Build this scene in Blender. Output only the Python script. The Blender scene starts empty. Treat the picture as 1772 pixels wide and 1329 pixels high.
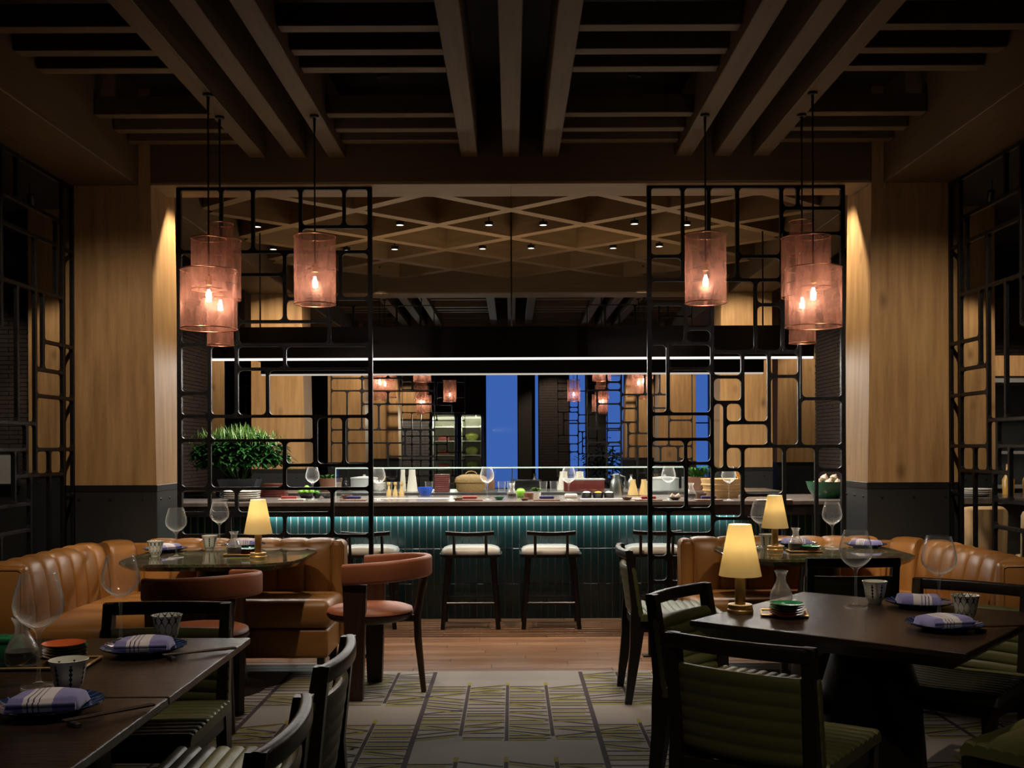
import bpy, bmesh, math, random
from mathutils import Vector, Matrix
R = math.radians; PI = math.pi
sc = bpy.context.scene
C = sc.collection
random.seed(7)

# ---------------------------------------------------------------- camera
F = 1800.0; EYE = 1.35; HY = 772.0; ROLL = 0.0038
cam_d = bpy.data.cameras.new('camera'); cam = bpy.data.objects.new('camera', cam_d); C.objects.link(cam)
cam_d.sensor_width = 36.0; cam_d.lens = 36.0 * F / 1772.0
cam_d.shift_y = (HY - 664.5) / 1772.0
cam_d.clip_start = 0.05; cam_d.clip_end = 200
cam.location = (0, 0, EYE); cam.rotation_euler = (PI / 2, ROLL, 0)
sc.camera = cam
# ---------------------------------------------------------------- dusk sky, exposure
wd = bpy.data.worlds.new('dusk'); sc.world = wd; wd.use_nodes = True
wd.node_tree.nodes['Background'].inputs[0].default_value = (0.046, 0.125, 0.44, 1)
wd.node_tree.nodes['Background'].inputs[1].default_value = 1.0
sc.view_settings.view_transform = 'Standard'; sc.view_settings.look = 'None'
sc.view_settings.exposure = 0.0; sc.view_settings.gamma = 1.0; sc.view_settings.use_curve_mapping = False
sc.cycles.use_denoising = True
sc.cycles.sample_clamp_indirect = 3.0
sc.cycles.max_bounces = 8; sc.cycles.transparent_max_bounces = 24

# ---------------------------------------------------------------- lamps of the room
def light(name, kind, loc, energy, color, parent=None, rot=None, **kw):
    l = bpy.data.lights.new(name, kind); l.energy = energy; l.color = color
    for k, v in kw.items(): setattr(l, k, v)
    o = bpy.data.objects.new(name, l); C.objects.link(o); o.location = loc
    if rot: o.rotation_euler = rot
    if parent: o.parent = parent
    return o
def aim(o, tgt):
    d = Vector(tgt) - o.location
    o.rotation_euler = d.to_track_quat('-Z', 'Y').to_euler()
WARM = (1.0, 0.74, 0.46); WARM2 = (1.0, 0.82, 0.62); COOL = (1.0, 0.95, 0.86)
def spot(loc, tgt, e, size=50, blend=0.6, col=WARM2, soft=0.03):
    o = light('spotlight_beam', 'SPOT', loc, e, col, spot_size=R(size), spot_blend=blend, shadow_soft_size=soft)
    aim(o, tgt); return o
CEIL = 3.62
# track spots recessed between the ceiling beams of the dining room (fixtures are built further down)
SPOTS = [  # location, target, watts, cone (all in the open strips between beams and slats)
    ((-0.70, 3.10, 3.30), (-1.10, 2.95, 0.7), 85, 36),
    ((-0.50, 1.90, 3.30), (-0.95, 2.45, 0.7), 60, 38),
    ((0.72, 3.10, 3.30), (1.38, 3.75, 0.7), 125, 36),
    ((0.60, 0.70, 3.30), (1.00, 2.90, 0.6), 60, 30),  # added out of view to light the chair back
    ((-1.95, 4.35, 3.30), (-1.75, 6.05, 0.7), 190, 36),
    ((1.95, 4.35, 3.30), (1.80, 6.05, 0.7), 190, 36),
    ((-1.95, 3.10, 3.30), (-2.42, 5.70, 0.65), 170, 26),
    ((1.95, 3.10, 3.30), (2.42, 5.70, 0.65), 170, 26),
    ((-0.70, 4.35, 3.30), (-1.05, 5.45, 0.4), 110, 36),
    ((0.66, 4.35, 3.30), (0.85, 5.65, 0.35), 130, 34),
    ((-0.68, 5.55, 3.30), (-0.25, 6.10, 0.0), 90, 46),
    ((0.66, 5.55, 3.30), (0.25, 6.10, 0.0), 90, 46),
    ((-1.90, 4.20, 3.30), (-2.55, 6.58, 1.45), 135, 48),
    ((1.90, 4.20, 3.30), (2.55, 6.58, 1.45), 170, 48),
]
for a in SPOTS: spot(a[0], a[1], a[2], a[3], 0.9)
# downlights hung inside the timber lattice over the bar
LATT = [  # px, py seen in the lattice -> placed at z 3.22
    (692, 390), (846, 390), (940, 390), (1098, 388), (445, 393), (1188, 390),
    (683, 432), (835, 431), (919, 430), (1061, 430), (1141, 427), (600, 434), (473, 432)]
def W(px, py, d):
    x = px - 886.0; y = py - HY
    ux = x - ROLL * y; uy = y + ROLL * x
    return Vector((ux * d / F, d, EYE - uy * d / F))
def onz(px, py, z):
    uy = (py - HY) + ROLL * (px - 886.0)
    return W(px, py, (EYE - z) * F / uy)

# ---------------------------------------------------------------- materials
M = {}
class N:
    def __init__(s, name):
        m = bpy.data.materials.new(name); m.use_nodes = True
        s.m = m; s.t = m.node_tree; s.t.nodes.clear()
        s.out = s.n('ShaderNodeOutputMaterial')
        M[name] = m
    def n(s, typ, **kw):
        nd = s.t.nodes.new(typ)
        for k, v in kw.items(): setattr(nd, k, v)
        return nd
    def l(s, a, b): s.t.links.new(a, b)
    def math(s, op, a, b=None, c=None):
        nd = s.n('ShaderNodeMath', operation=op)
        for i, v in enumerate((a, b, c)):
            if v is None: continue
            if isinstance(v, (int, float)): nd.inputs[i].default_value = v
            else: s.l(v, nd.inputs[i])
        return nd.outputs[0]
    def mix(s, f, a, b):
        nd = s.n('ShaderNodeMix', data_type='RGBA')
        for sock, v in ((nd.inputs[0], f), (nd.inputs[6], a), (nd.inputs[7], b)):
            if isinstance(v, (int, float)): sock.default_value = v
            elif isinstance(v, tuple): sock.default_value = (*v, 1)
            else: s.l(v, sock)
        return nd.outputs[2]
    def coord(s, kind='Object'): return s.n('ShaderNodeTexCoord').outputs[kind]
    def mapped(s, scale, kind='Object'):
        mp = s.n('ShaderNodeMapping'); mp.inputs['Scale'].default_value = scale
        s.l(s.coord(kind), mp.inputs['Vector']); return mp.outputs[0]
    def noise(s, vec, scale, detail=4, rough=0.55):
        nd = s.n('ShaderNodeTexNoise'); nd.inputs['Scale'].default_value = scale
        nd.inputs['Detail'].default_value = detail; nd.inputs['Roughness'].default_value = rough
        s.l(vec, nd.inputs['Vector']); return nd.outputs[0]
    def ramp(s, fac, stops, interp='LINEAR'):
        nd = s.n('ShaderNodeValToRGB'); cr = nd.color_ramp; cr.interpolation = interp
        while len(cr.elements) < len(stops): cr.elements.new(0.5)
        for e, (p, c) in zip(cr.elements, stops): e.position = p; e.color = (*c, 1)
        s.l(fac, nd.inputs[0]); return nd.outputs[0]
    def bsdf(s, color, rough=0.5, metal=0.0, spec=0.5, bump=None, bstr=0.2, coat=0.0, bdist=0.01, sheen=0.0):
        b = s.n('ShaderNodeBsdfPrincipled')
        if isinstance(color, tuple): b.inputs['Base Color'].default_value = (*color, 1)
        else: s.l(color, b.inputs['Base Color'])
        if isinstance(rough, (int, float)): b.inputs['Roughness'].default_value = rough
        else: s.l(rough, b.inputs['Roughness'])
        b.inputs['Metallic'].default_value = metal
        b.inputs['Specular IOR Level'].default_value = spec
        b.inputs['Coat Weight'].default_value = coat
        b.inputs['Sheen Weight'].default_value = sheen
        if bump is not None:
            bp = s.n('ShaderNodeBump'); bp.inputs['Strength'].default_value = bstr; bp.inputs['Distance'].default_value = bdist
            s.l(bump, bp.inputs['Height']); s.l(bp.outputs[0], b.inputs['Normal'])
        s.l(b.outputs[0], s.out.inputs[0]); return b

def plain(name, col, rough=0.5, metal=0.0, spec=0.5, var=0.15, scale=6.0, bump=0.0):
    a = N(name); nz = a.noise(a.coord(), scale, 5)
    c = a.mix(nz, tuple(x * (1 - var) for x in col), tuple(min(1, x * (1 + var)) for x in col))
    a.bsdf(c, rough, metal, spec, bump=nz if bump else None, bstr=bump)
def wood(name, c1, c2, c3, axis, rough=0.5, stretch=14.0, scale=3.0, knots=False, bump=0.1, rnd=0.25, kind='Object'):
    a = N(name); s = [stretch] * 3; s[axis] = 1.0
    v = a.mapped(tuple(s), kind)
    oi = a.n('ShaderNodeObjectInfo')
    add = a.n('ShaderNodeVectorMath', operation='ADD'); a.l(v, add.inputs[0])
    cmb = a.n('ShaderNodeCombineXYZ'); r = a.math('MULTIPLY', oi.outputs['Random'], 37.0)
    for i in range(3): a.l(r, cmb.inputs[i])
    a.l(cmb.outputs[0], add.inputs[1])
    g = a.noise(add.outputs[0], scale, 6, 0.62)
    big = a.noise(a.coord(kind), 1.3, 2)
    col = a.ramp(g, [(0.25, c1), (0.52, c2), (0.8, c3)])
    col = a.mix(a.math('MULTIPLY', big, 0.35), col, c1)
    hue = a.math('MULTIPLY', oi.outputs['Random'], rnd)
    col = a.mix(hue, col, c1)
    if knots:
        vo = a.n('ShaderNodeTexVoronoi', feature='F1'); vo.inputs['Scale'].default_value = 2.6
        mp = a.n('ShaderNodeMapping'); sc_ = [1.6] * 3; sc_[axis] = 0.85; mp.inputs['Scale'].default_value = sc_
        a.l(a.coord(kind), mp.inputs['Vector']); a.l(mp.outputs[0], vo.inputs['Vector'])
        k = a.ramp(vo.outputs['Distance'], [(0.0, (1, 1, 1)), (0.07, (0.6, 0.6, 0.6)), (0.17, (0, 0, 0))])
        col = a.mix(a.math('MULTIPLY', k, 0.8), col, tuple(x * 0.35 for x in c1))
    a.bsdf(col, rough, 0, 0.4, bump=g, bstr=bump)

wood('oak', (0.23, 0.125, 0.048), (0.40, 0.235, 0.095), (0.55, 0.345, 0.155), 2, 0.52, 12, 1.7, True)
wood('oak_beam_y', (0.078, 0.046, 0.019), (0.115, 0.07, 0.030), (0.145, 0.09, 0.04), 1, 0.6, 16, 2.4)
wood('oak_beam_x', (0.078, 0.046, 0.019), (0.115, 0.07, 0.030), (0.145, 0.09, 0.04), 0, 0.6, 16, 2.4)
wood('lattice_wood', (0.16, 0.10, 0.05), (0.23, 0.145, 0.07), (0.28, 0.175, 0.085), 0, 0.6, 10, 2.4)
wood('soffit_oak', (0.18, 0.115, 0.055), (0.26, 0.165, 0.08), (0.32, 0.2, 0.1), 0, 0.6, 14, 2.4)
wood('floor_oak', (0.11, 0.048, 0.022), (0.26, 0.13, 0.065), (0.38, 0.21, 0.12), 0, 0.30, 13, 3.0, False, 0.06, 0.75)
wood('table_oak', (0.012, 0.008, 0.006), (0.03, 0.019, 0.013), (0.062, 0.037, 0.023), 0, 0.25, 9, 7.0, False, 0.25)
wood('chair_wood', (0.010, 0.007, 0.007), (0.018, 0.012, 0.011), (0.03, 0.02, 0.017), 2, 0.34, 10, 6.0, False, 0.1)
wood('walnut', (0.028, 0.012, 0.007), (0.05, 0.022, 0.012), (0.075, 0.034, 0.018), 2, 0.42, 10, 5.0, False, 0.1)
wood('bamboo', (0.5, 0.3, 0.12), (0.6, 0.38, 0.16), (0.7, 0.47, 0.22), 0, 0.55, 8, 5.0)
wood('pale_wood', (0.55, 0.34, 0.13), (0.65, 0.42, 0.17), (0.74, 0.5, 0.24), 2, 0.5, 8, 5.0)
plain('ceiling_paint', (0.018, 0.012, 0.009), 0.8)
plain('iron', (0.010, 0.0095, 0.010), 0.42, 0.6, 0.5, 0.3, 60, 0.35)
plain('black_metal', (0.012, 0.011, 0.011), 0.4, 0.3)
plain('steel_base', (0.036, 0.036, 0.035), 0.45, 0.6, 0.5, 0.2, 5)
plain('hood_steel', (0.02, 0.018, 0.017), 0.3, 0.8)
plain('stainless', (0.42, 0.42, 0.42), 0.28, 1.0)
plain('brushed_steel', (0.30, 0.31, 0.31), 0.45, 0.35)
plain('counter_stone', (0.15, 0.13, 0.12), 0.2, 0, 0.5, 0.4, 20)
plain('fascia_stone', (0.013, 0.010, 0.010), 0.22, 0, 0.5, 0.3, 12)
plain('grout', (0.36, 0.36, 0.35), 0.9)
plain('brass', (0.60, 0.38, 0.15), 0.36, 0.72, 0.5, 0.12, 30)
plain('copper_wire', (0.72, 0.33, 0.19), 0.32, 1.0)
plain('white_leather', (0.72, 0.69, 0.62), 0.4)
plain('black_wood', (0.006, 0.004, 0.004), 0.3)
plain('white_ceramic', (0.75, 0.72, 0.66), 0.2, 0, 0.5, 0.05)
plain('black_ceramic', (0.015, 0.014, 0.014), 0.25)
plain('brown_ceramic', (0.16, 0.07, 0.035), 0.3)
plain('green_glaze', (0.03, 0.20, 0.085), 0.12, 0, 0.6, 0.35, 25)
plain('green_bowl', (0.012, 0.10, 0.04), 0.2, 0, 0.6, 0.3, 12)
plain('orange_glaze', (0.52, 0.10, 0.03), 0.15, 0, 0.6, 0.25, 25)
plain('red_lacquer', (0.10, 0.018, 0.014), 0.28)
plain('red_cloth', (0.34, 0.06, 0.06), 0.9)
plain('navy_cloth', (0.03, 0.03, 0.12), 0.9)
plain('lime_skin', (0.15, 0.36, 0.02), 0.35, 0, 0.5, 0.25, 40)
plain('garlic_skin', (0.72, 0.56, 0.42), 0.6, 0, 0.4, 0.3, 30)
plain('meat', (0.42, 0.10, 0.085), 0.4, 0, 0.5, 0.35, 40)
plain('leaf_dark', (0.012, 0.062, 0.010), 0.3, 0, 0.5, 0.4, 4)
plain('leaf_light', (0.075, 0.155, 0.022), 0.45, 0, 0.5, 0.4, 4)
plain('grass_leaf', (0.025, 0.12, 0.01), 0.4, 0, 0.5, 0.4, 6)
plain('planter_slate', (0.045, 0.055, 0.072), 0.5)
plain('cream_velvet', (0.42, 0.29, 0.155), 0.85, 0, 0.3, 0.1, 30)
plain('brick', (0.052, 0.038, 0.033), 0.75, 0, 0.3, 0.4, 18)
plain('pale_brick', (0.20, 0.19, 0.19), 0.8, 0, 0.3, 0.25, 9)
plain('mortar', (0.020, 0.015, 0.013), 0.9)
plain('dark_wall', (0.045, 0.036, 0.028), 0.7)
plain('wainscot', (0.05, 0.052, 0.052), 0.45, 0.4)
plain('cooler_white', (0.62, 0.62, 0.52), 0.5)
plain('cooler_food', (0.40, 0.44, 0.10), 0.6, 0, 0.4, 0.6, 30)
plain('blue_glass', (0.03, 0.10, 0.62), 0.1)
plain('wicker', (0.25, 0.15, 0.05), 0.6, 0, 0.4, 0.5, 90, 0.6)
plain('salt_grey', (0.40, 0.41, 0.40), 0.4, 0, 0.5, 0.15, 20)
plain('bottle_amber', (0.55, 0.30, 0.06), 0.2)
plain('paper', (0.68, 0.62, 0.52), 0.8)
plain('black_enamel', (0.008, 0.007, 0.007), 0.2)
def leather(name, c, rough=0.36, bump=0.12):
    a = N(name); v = a.coord(); nz = a.noise(v, 5, 4); fine = a.noise(v, 220, 2)
    col = a.mix(nz, tuple(x * 0.75 for x in c), tuple(min(1, x * 1.2) for x in c))
    rr = a.math('MULTIPLY_ADD', nz, 0.2, rough - 0.1)
    a.bsdf(col, rr, 0, 0.45, bump=fine, bstr=bump, bdist=0.002)
leather('caramel_leather', (0.285, 0.125, 0.031), 0.38)
leather('rust_leather', (0.36, 0.115, 0.05), 0.5)
leather('olive_leather', (0.105, 0.105, 0.040), 0.4)
# glass as a thin shell: clear with Fresnel reflections, plus pale edges painted for refracted light
def thin_glass(name, tint=(1, 1, 1), f0=0.03, f1=0.7, pw=4.0, body=0.0):
    a = N(name); lw = a.n('ShaderNodeLayerWeight')
    t = a.n('ShaderNodeBsdfTransparent'); t.inputs[0].default_value = (*tint, 1)
    g = a.n('ShaderNodeBsdfGlossy'); g.inputs['Roughness'].default_value = 0.03
    lw.inputs['Blend'].default_value = 0.5
    e = a.n('ShaderNodeBsdfTranslucent'); e.inputs[0].default_value = (0.95, 0.95, 0.92, 1)
    m0 = a.n('ShaderNodeMixShader'); m0.inputs[0].default_value = body
    a.l(g.outputs[0], m0.inputs[1]); a.l(e.outputs[0], m0.inputs[2])
    f = a.math('MULTIPLY_ADD', a.math('POWER', lw.outputs['Facing'], pw), f1, f0)
    mx = a.n('ShaderNodeMixShader'); a.l(f, mx.inputs[0]); a.l(t.outputs[0], mx.inputs[1]); a.l(m0.outputs[0], mx.inputs[2])
    a.l(mx.outputs[0], a.out.inputs[0])
thin_glass('glass', (0.99, 0.99, 0.985), 0.04, 1.0, 3.2, 0.55)
thin_glass('cut_glass', (0.97, 0.95, 0.92), 0.14, 0.8, 1.6, 0.45)
thin_glass('pane_glass', (0.96, 0.985, 0.975), 0.04, 0.6, 4.0)
thin_glass('window_glass', (0.98, 0.985, 0.99), 0.008, 0.5, 4.0)
thin_glass('bulb_glass', (1, 0.98, 0.95), 0.03, 0.6, 3.0)
plain('glass_edge', (0.55, 0.72, 0.68), 0.15)
# perforated copper sheet: fine grid of holes
def mesh_metal():
    a = N('copper_mesh')
    tc = a.coord(); sp = a.n('ShaderNodeSeparateXYZ'); a.l(tc, sp.inputs[0])
    ang = a.math('ARCTAN2', sp.outputs[1], sp.outputs[0])
    u = a.math('SINE', a.math('MULTIPLY', ang, 150.0)); v = a.math('SINE', a.math('MULTIPLY', sp.outputs[2], 1500.0))
    hole = a.math('GREATER_THAN', a.math('MULTIPLY', u, v), 0.0)
    mp = a.n('ShaderNodeMapping'); mp.inputs['Scale'].default_value = (1.0, 1.0, 0.35); a.l(tc, mp.inputs['Vector'])
    nz = a.noise(mp.outputs[0], 14, 4, 0.6)
    sr = a.n('ShaderNodeMapRange'); sr.inputs[1].default_value = 0.35; sr.inputs[2].default_value = 0.68; sr.inputs[3].default_value = 0.05; sr.inputs[4].default_value = 0.52
    a.l(nz, sr.inputs[0])
    fac = a.math('ADD', a.math('MULTIPLY', hole, 0.16), sr.outputs[0])
    t = a.n('ShaderNodeBsdfTransparent')
    d = a.n('ShaderNodeBsdfDiffuse'); d.inputs[0].default_value = (0.66, 0.28, 0.18, 1)
    tl = a.n('ShaderNodeBsdfTranslucent'); tl.inputs[0].default_value = (0.66, 0.28, 0.18, 1)
    m0 = a.n('ShaderNodeMixShader'); m0.inputs[0].default_value = 0.35
    a.l(d.outputs[0], m0.inputs[1]); a.l(tl.outputs[0], m0.inputs[2])
    g = a.n('ShaderNodeBsdfGlossy'); g.inputs[0].default_value = (0.85, 0.42, 0.27, 1); g.inputs['Roughness'].default_value = 0.35
    m1 = a.n('ShaderNodeMixShader'); m1.inputs[0].default_value = 0.3
    a.l(m0.outputs[0], m1.inputs[1]); a.l(g.outputs[0], m1.inputs[2])
    m2 = a.n('ShaderNodeMixShader'); a.l(fac, m2.inputs[0]); a.l(t.outputs[0], m2.inputs[1]); a.l(m1.outputs[0], m2.inputs[2])
    a.l(m2.outputs[0], a.out.inputs[0])
mesh_metal()
def emit(name, c, s):
    a = N(name); e = a.n('ShaderNodeEmission'); e.inputs[0].default_value = (*c, 1); e.inputs[1].default_value = s
    a.l(e.outputs[0], a.out.inputs[0])
emit('filament', (0.92, 0.86, 1.0), 22)
emit('led', (1, 0.95, 0.88), 1.1)
emit('led_dim', (1, 0.9, 0.78), 0.55)
emit('downlight_glow', (1, 0.86, 0.66), 3)
emit('cooler_glow', (1, 0.98, 0.75), 1.2)
def shade_mat():
    a = N('lamp_shade')
    d = a.n('ShaderNodeBsdfDiffuse'); d.inputs[0].default_value = (0.80, 0.73, 0.54, 1)
    t = a.n('ShaderNodeBsdfTranslucent'); t.inputs[0].default_value = (0.97, 0.85, 0.56, 1)
    m = a.n('ShaderNodeMixShader'); m.inputs[0].default_value = 0.72
    a.l(d.outputs[0], m.inputs[1]); a.l(t.outputs[0], m.inputs[2]); a.l(m.outputs[0], a.out.inputs[0])
shade_mat()
def tile_mat():
    a = N('teal_tile'); oi = a.n('ShaderNodeObjectInfo'); nz = a.noise(a.coord(), 25, 4)
    c = a.mix(oi.outputs['Random'], (0.006, 0.028, 0.030), (0.014, 0.055, 0.055))
    c = a.mix(nz, c, (0.012, 0.045, 0.048))
    a.bsdf(c, 0.2, 0, 0.5, bump=nz, bstr=0.25, bdist=0.004)
tile_mat()
def marble():
    a = N('marble'); v = a.coord(); n1 = a.noise(v, 9, 6, 0.7)
    vo = a.n('ShaderNodeTexVoronoi', feature='DISTANCE_TO_EDGE'); vo.inputs['Scale'].default_value = 16
    wv = a.n('ShaderNodeVectorMath', operation='ADD'); a.l(v, wv.inputs[0])
    cm = a.n('ShaderNodeCombineXYZ'); 
    for i in range(2): a.l(a.math('MULTIPLY', n1, 0.25), cm.inputs[i])
    a.l(cm.outputs[0], wv.inputs[1]); a.l(wv.outputs[0], vo.inputs['Vector'])
    base = a.ramp(n1, [(0.32, (0.012, 0.009, 0.007)), (0.47, (0.07, 0.05, 0.028)), (0.58, (0.05, 0.075, 0.03)), (0.70, (0.34, 0.27, 0.18))])
    vein = a.ramp(vo.outputs[0], [(0.0, (1, 1, 1)), (0.05, (0, 0, 0))])
    a.bsdf(a.mix(a.math('MULTIPLY', vein, 0.5), base, (0.30, 0.24, 0.17)), 0.06, 0, 0.6)
marble()
def carpet():
    a = N('carpet_pile'); nz = a.noise(a.coord(), 160, 3); big = a.noise(a.coord(), 2.2, 3)
    c = a.mix(big, (0.215, 0.19, 0.17), (0.30, 0.27, 0.245))
    a.bsdf(c, 0.95, 0, 0.1, bump=nz, bstr=0.5, bdist=0.004, sheen=0.2)
carpet()
plain('carpet_plum', (0.060, 0.047, 0.052), 0.95, 0, 0.1, 0.25, 60)
plain('carpet_lime', (0.25, 0.225, 0.05), 0.95, 0, 0.1, 0.25, 60)
def napkin_mat():
    a = N('napkin_cloth'); sp = a.n('ShaderNodeSeparateXYZ'); a.l(a.coord(), sp.inputs[0])
    u = a.math('MULTIPLY_ADD', sp.outputs[0], 5.0, 0.5)
    li, wh, nv = (0.20, 0.19, 0.42), (0.60, 0.56, 0.60), (0.035, 0.03, 0.12)
    c = a.ramp(u, [(0.0, li), (0.30, wh), (0.345, nv), (0.36, wh), (0.405, nv), (0.42, wh), (0.465, nv), (0.48, wh), (0.62, li)], 'CONSTANT')
    v = a.math('MULTIPLY_ADD', sp.outputs[1], 5.0, 0.5)
    side = a.math('LESS_THAN', v, 0.06)
    fine = a.noise(a.coord(), 300, 2)
    a.bsdf(a.mix(a.math('MULTIPLY', side, 0.85), c, (0.02, 0.018, 0.05)), 0.9, 0, 0.2, bump=fine, bstr=0.3, bdist=0.002, sheen=0.3)
napkin_mat()
def plate_mat():
    a = N('plate_navy'); sp = a.n('ShaderNodeSeparateXYZ'); a.l(a.coord(), sp.inputs[0])
    ang = a.math('ARCTAN2', sp.outputs[1], sp.outputs[0])
    r = a.math('SQRT', a.math('ADD', a.math('MULTIPLY', sp.outputs[0], sp.outputs[0]), a.math('MULTIPLY', sp.outputs[1], sp.outputs[1])))
    sw = a.math('SINE', a.math('ADD', a.math('MULTIPLY', ang, 26.0), a.math('MULTIPLY', r, 120.0)))
    ln = a.math('MULTIPLY', a.math('GREATER_THAN', sw, 0.86), a.math('GREATER_THAN', r, 0.07))
    under = a.math('LESS_THAN', sp.outputs[2], 0.0035)
    c = a.mix(a.math('MULTIPLY', ln, 0.7), (0.008, 0.018, 0.065), (0.10, 0.18, 0.34))
    a.bsdf(a.mix(under, c, (0.5, 0.55, 0.5)), 0.1, 0, 0.6)
plate_mat()
def cup_mats():
    for nm in ('cup_net', 'cup_rope'):
        a = N(nm); sp = a.n('ShaderNodeSeparateXYZ'); a.l(a.coord(), sp.inputs[0])
        ang = a.math('ARCTAN2', sp.outputs[1], sp.outputs[0])
        if nm == 'cup_net':
            u = a.math('MULTIPLY', ang, 6 / (2 * PI)); v = a.math('MULTIPLY', sp.outputs[2], 36.0)
            w1 = a.math('ABSOLUTE', a.math('SINE', a.math('MULTIPLY', u, 2 * PI)))
            row = a.math('SINE', a.math('MULTIPLY', v, PI))
            ln = a.math('LESS_THAN', a.math('ABSOLUTE', a.math('SUBTRACT', row, a.math('MULTIPLY_ADD', w1, 1.8, -0.9))), 0.22)
            line = ln
        else:
            fr = a.math('ABSOLUTE', a.math('SUBTRACT', a.math('FRACT', a.math('MULTIPLY', ang, 7 / (2 * PI))), 0.5))
            bl = a.math('MULTIPLY_ADD', a.math('SINE', a.math('MULTIPLY', sp.outputs[2], 520.0)), 0.045, 0.085)
            zin = a.math('MULTIPLY', a.math('GREATER_THAN', sp.outputs[2], 0.016), a.math('LESS_THAN', sp.outputs[2], 0.074))
            line = a.math('MULTIPLY', a.math('LESS_THAN', fr, bl), zin)
        rr = a.math('SQRT', a.math('ADD', a.math('MULTIPLY', sp.outputs[0], sp.outputs[0]), a.math('MULTIPLY', sp.outputs[1], sp.outputs[1])))
        outer = a.math('GREATER_THAN', rr, a.math('MULTIPLY_ADD', sp.outputs[2], 0.17, 0.0285))
        line = a.math('MULTIPLY', line, outer)
        a.bsdf(a.mix(line, (0.64, 0.64, 0.58), (0.018, 0.02, 0.035)), 0.18, 0, 0.5)
cup_mats()
# ---------------------------------------------------------------- mesh helpers
def nb(): return bmesh.new()
def box(bm, x0, y0, z0, x1, y1, z1, bev=0.0, seg=1, mat=None):
    vs = [bm.verts.new(p) for p in ((x0,y0,z0),(x1,y0,z0),(x1,y1,z0),(x0,y1,z0),(x0,y0,z1),(x1,y0,z1),(x1,y1,z1),(x0,y1,z1))]
    fs = [bm.faces.new([vs[i] for i in q]) for q in ((3,2,1,0),(4,5,6,7),(0,1,5,4),(1,2,6,5),(2,3,7,6),(3,0,4,7))]
    if mat is not None: bmesh.ops.transform(bm, matrix=mat, verts=vs)
    if bev:
        es = list({e for f in fs for e in f.edges})
        bmesh.ops.bevel(bm, geom=es, offset=bev, segments=seg, affect='EDGES', profile=0.5)
    return bm
def lathe(bm, prof, seg=24, c=(0,0,0), close=False):
    rings = []
    for r, z in prof:
        if r < 1e-5: rings.append([bm.verts.new((c[0], c[1], c[2]+z))])
        else: rings.append([bm.verts.new((c[0]+r*math.cos(2*PI*i/seg), c[1]+r*math.sin(2*PI*i/seg), c[2]+z)) for i in range(seg)])
    prs = list(zip(rings, rings[1:]))
    if close: prs.append((rings[-1], rings[0]))
    for a, b in prs:
        for i in range(seg):
            j = (i+1) % seg
            if len(a) == 1 and len(b) == 1: continue
            if len(a) == 1: bm.faces.new((a[0], b[j], b[i]))
            elif len(b) == 1: bm.faces.new((a[i], a[j], b[0]))
            else: bm.faces.new((a[i], a[j], b[j], b[i]))
    return bm
def tube(bm, pts, r, seg=8, closed=False):
    pts = [Vector(p) for p in pts]; n = len(pts); rs = r if isinstance(r, (list, tuple)) else [r]*n
    rings = []; up = Vector((0.13, 0.31, 0.94)).normalized()
    for i, p in enumerate(pts):
        if closed: t = pts[(i+1) % n]-pts[i-1]
        else: t = pts[min(i+1, n-1)]-pts[max(i-1, 0)]
        t.normalize(); a = t.cross(up)
        if a.length < 1e-3: a = t.cross(Vector((1,0,0)))
        a.normalize(); b = t.cross(a)
        rings.append([bm.verts.new(p+rs[i]*(math.cos(2*PI*k/seg)*a+math.sin(2*PI*k/seg)*b)) for k in range(seg)])
    prs = list(zip(rings, rings[1:])) + ([(rings[-1], rings[0])] if closed else [])
    for a, b in prs:
        for k in range(seg): bm.faces.new((a[k], a[(k+1)%seg], b[(k+1)%seg], b[k]))
    if not closed:
        bm.faces.new(rings[0][::-1]); bm.faces.new(rings[-1])
    return bm
def prism(bm, loops):  # stacked polygon loops (each a list of 3d points), capped
    rs = [[bm.verts.new(p) for p in lp] for lp in loops]; n = len(rs[0])
    for a, b in zip(rs, rs[1:]):
        for k in range(n): bm.faces.new((a[k], a[(k+1)%n], b[(k+1)%n], b[k]))
    bm.faces.new(rs[0][::-1]); bm.faces.new(rs[-1]); return bm
def sweep(bm, path, sect, closed=False):  # path of (x,y,z), section of (out, up) in the vertical plane across the path
    n = len(path); P = [Vector(p) for p in path]; loops = []
    for i in range(n):
        t = (P[(i+1) % n]-P[i-1]) if closed else (P[min(i+1, n-1)]-P[max(i-1, 0)])
        t.z = 0; t.normalize(); o = Vector((t.y, -t.x, 0))
        loops.append([P[i]+o*a+Vector((0,0,b)) for a, b in sect])
    rs = [[bm.verts.new(p) for p in lp] for lp in loops]; m = len(sect)
    for a, b in list(zip(rs, rs[1:])) + ([(rs[-1], rs[0])] if closed else []):
        for k in range(m): bm.faces.new((a[k], a[(k+1)%m], b[(k+1)%m], b[k]))
    if not closed: bm.faces.new(rs[0][::-1]); bm.faces.new(rs[-1])
    return bm
def rsect(w, h, r, n=3):  # rounded rectangle section centred on 0
    pts = []
    for cx, cy, a0 in ((w/2-r, h/2-r, 0), (-w/2+r, h/2-r, 90), (-w/2+r, -h/2+r, 180), (w/2-r, -h/2+r, 270)):
        for k in range(n+1):
            a = R(a0+90*k/n); pts.append((cx+r*math.cos(a), cy+r*math.sin(a)))
    return pts
def link(o, parent=None):
    C.objects.link(o)
    if parent is not None: o.parent = parent
    return o
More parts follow.
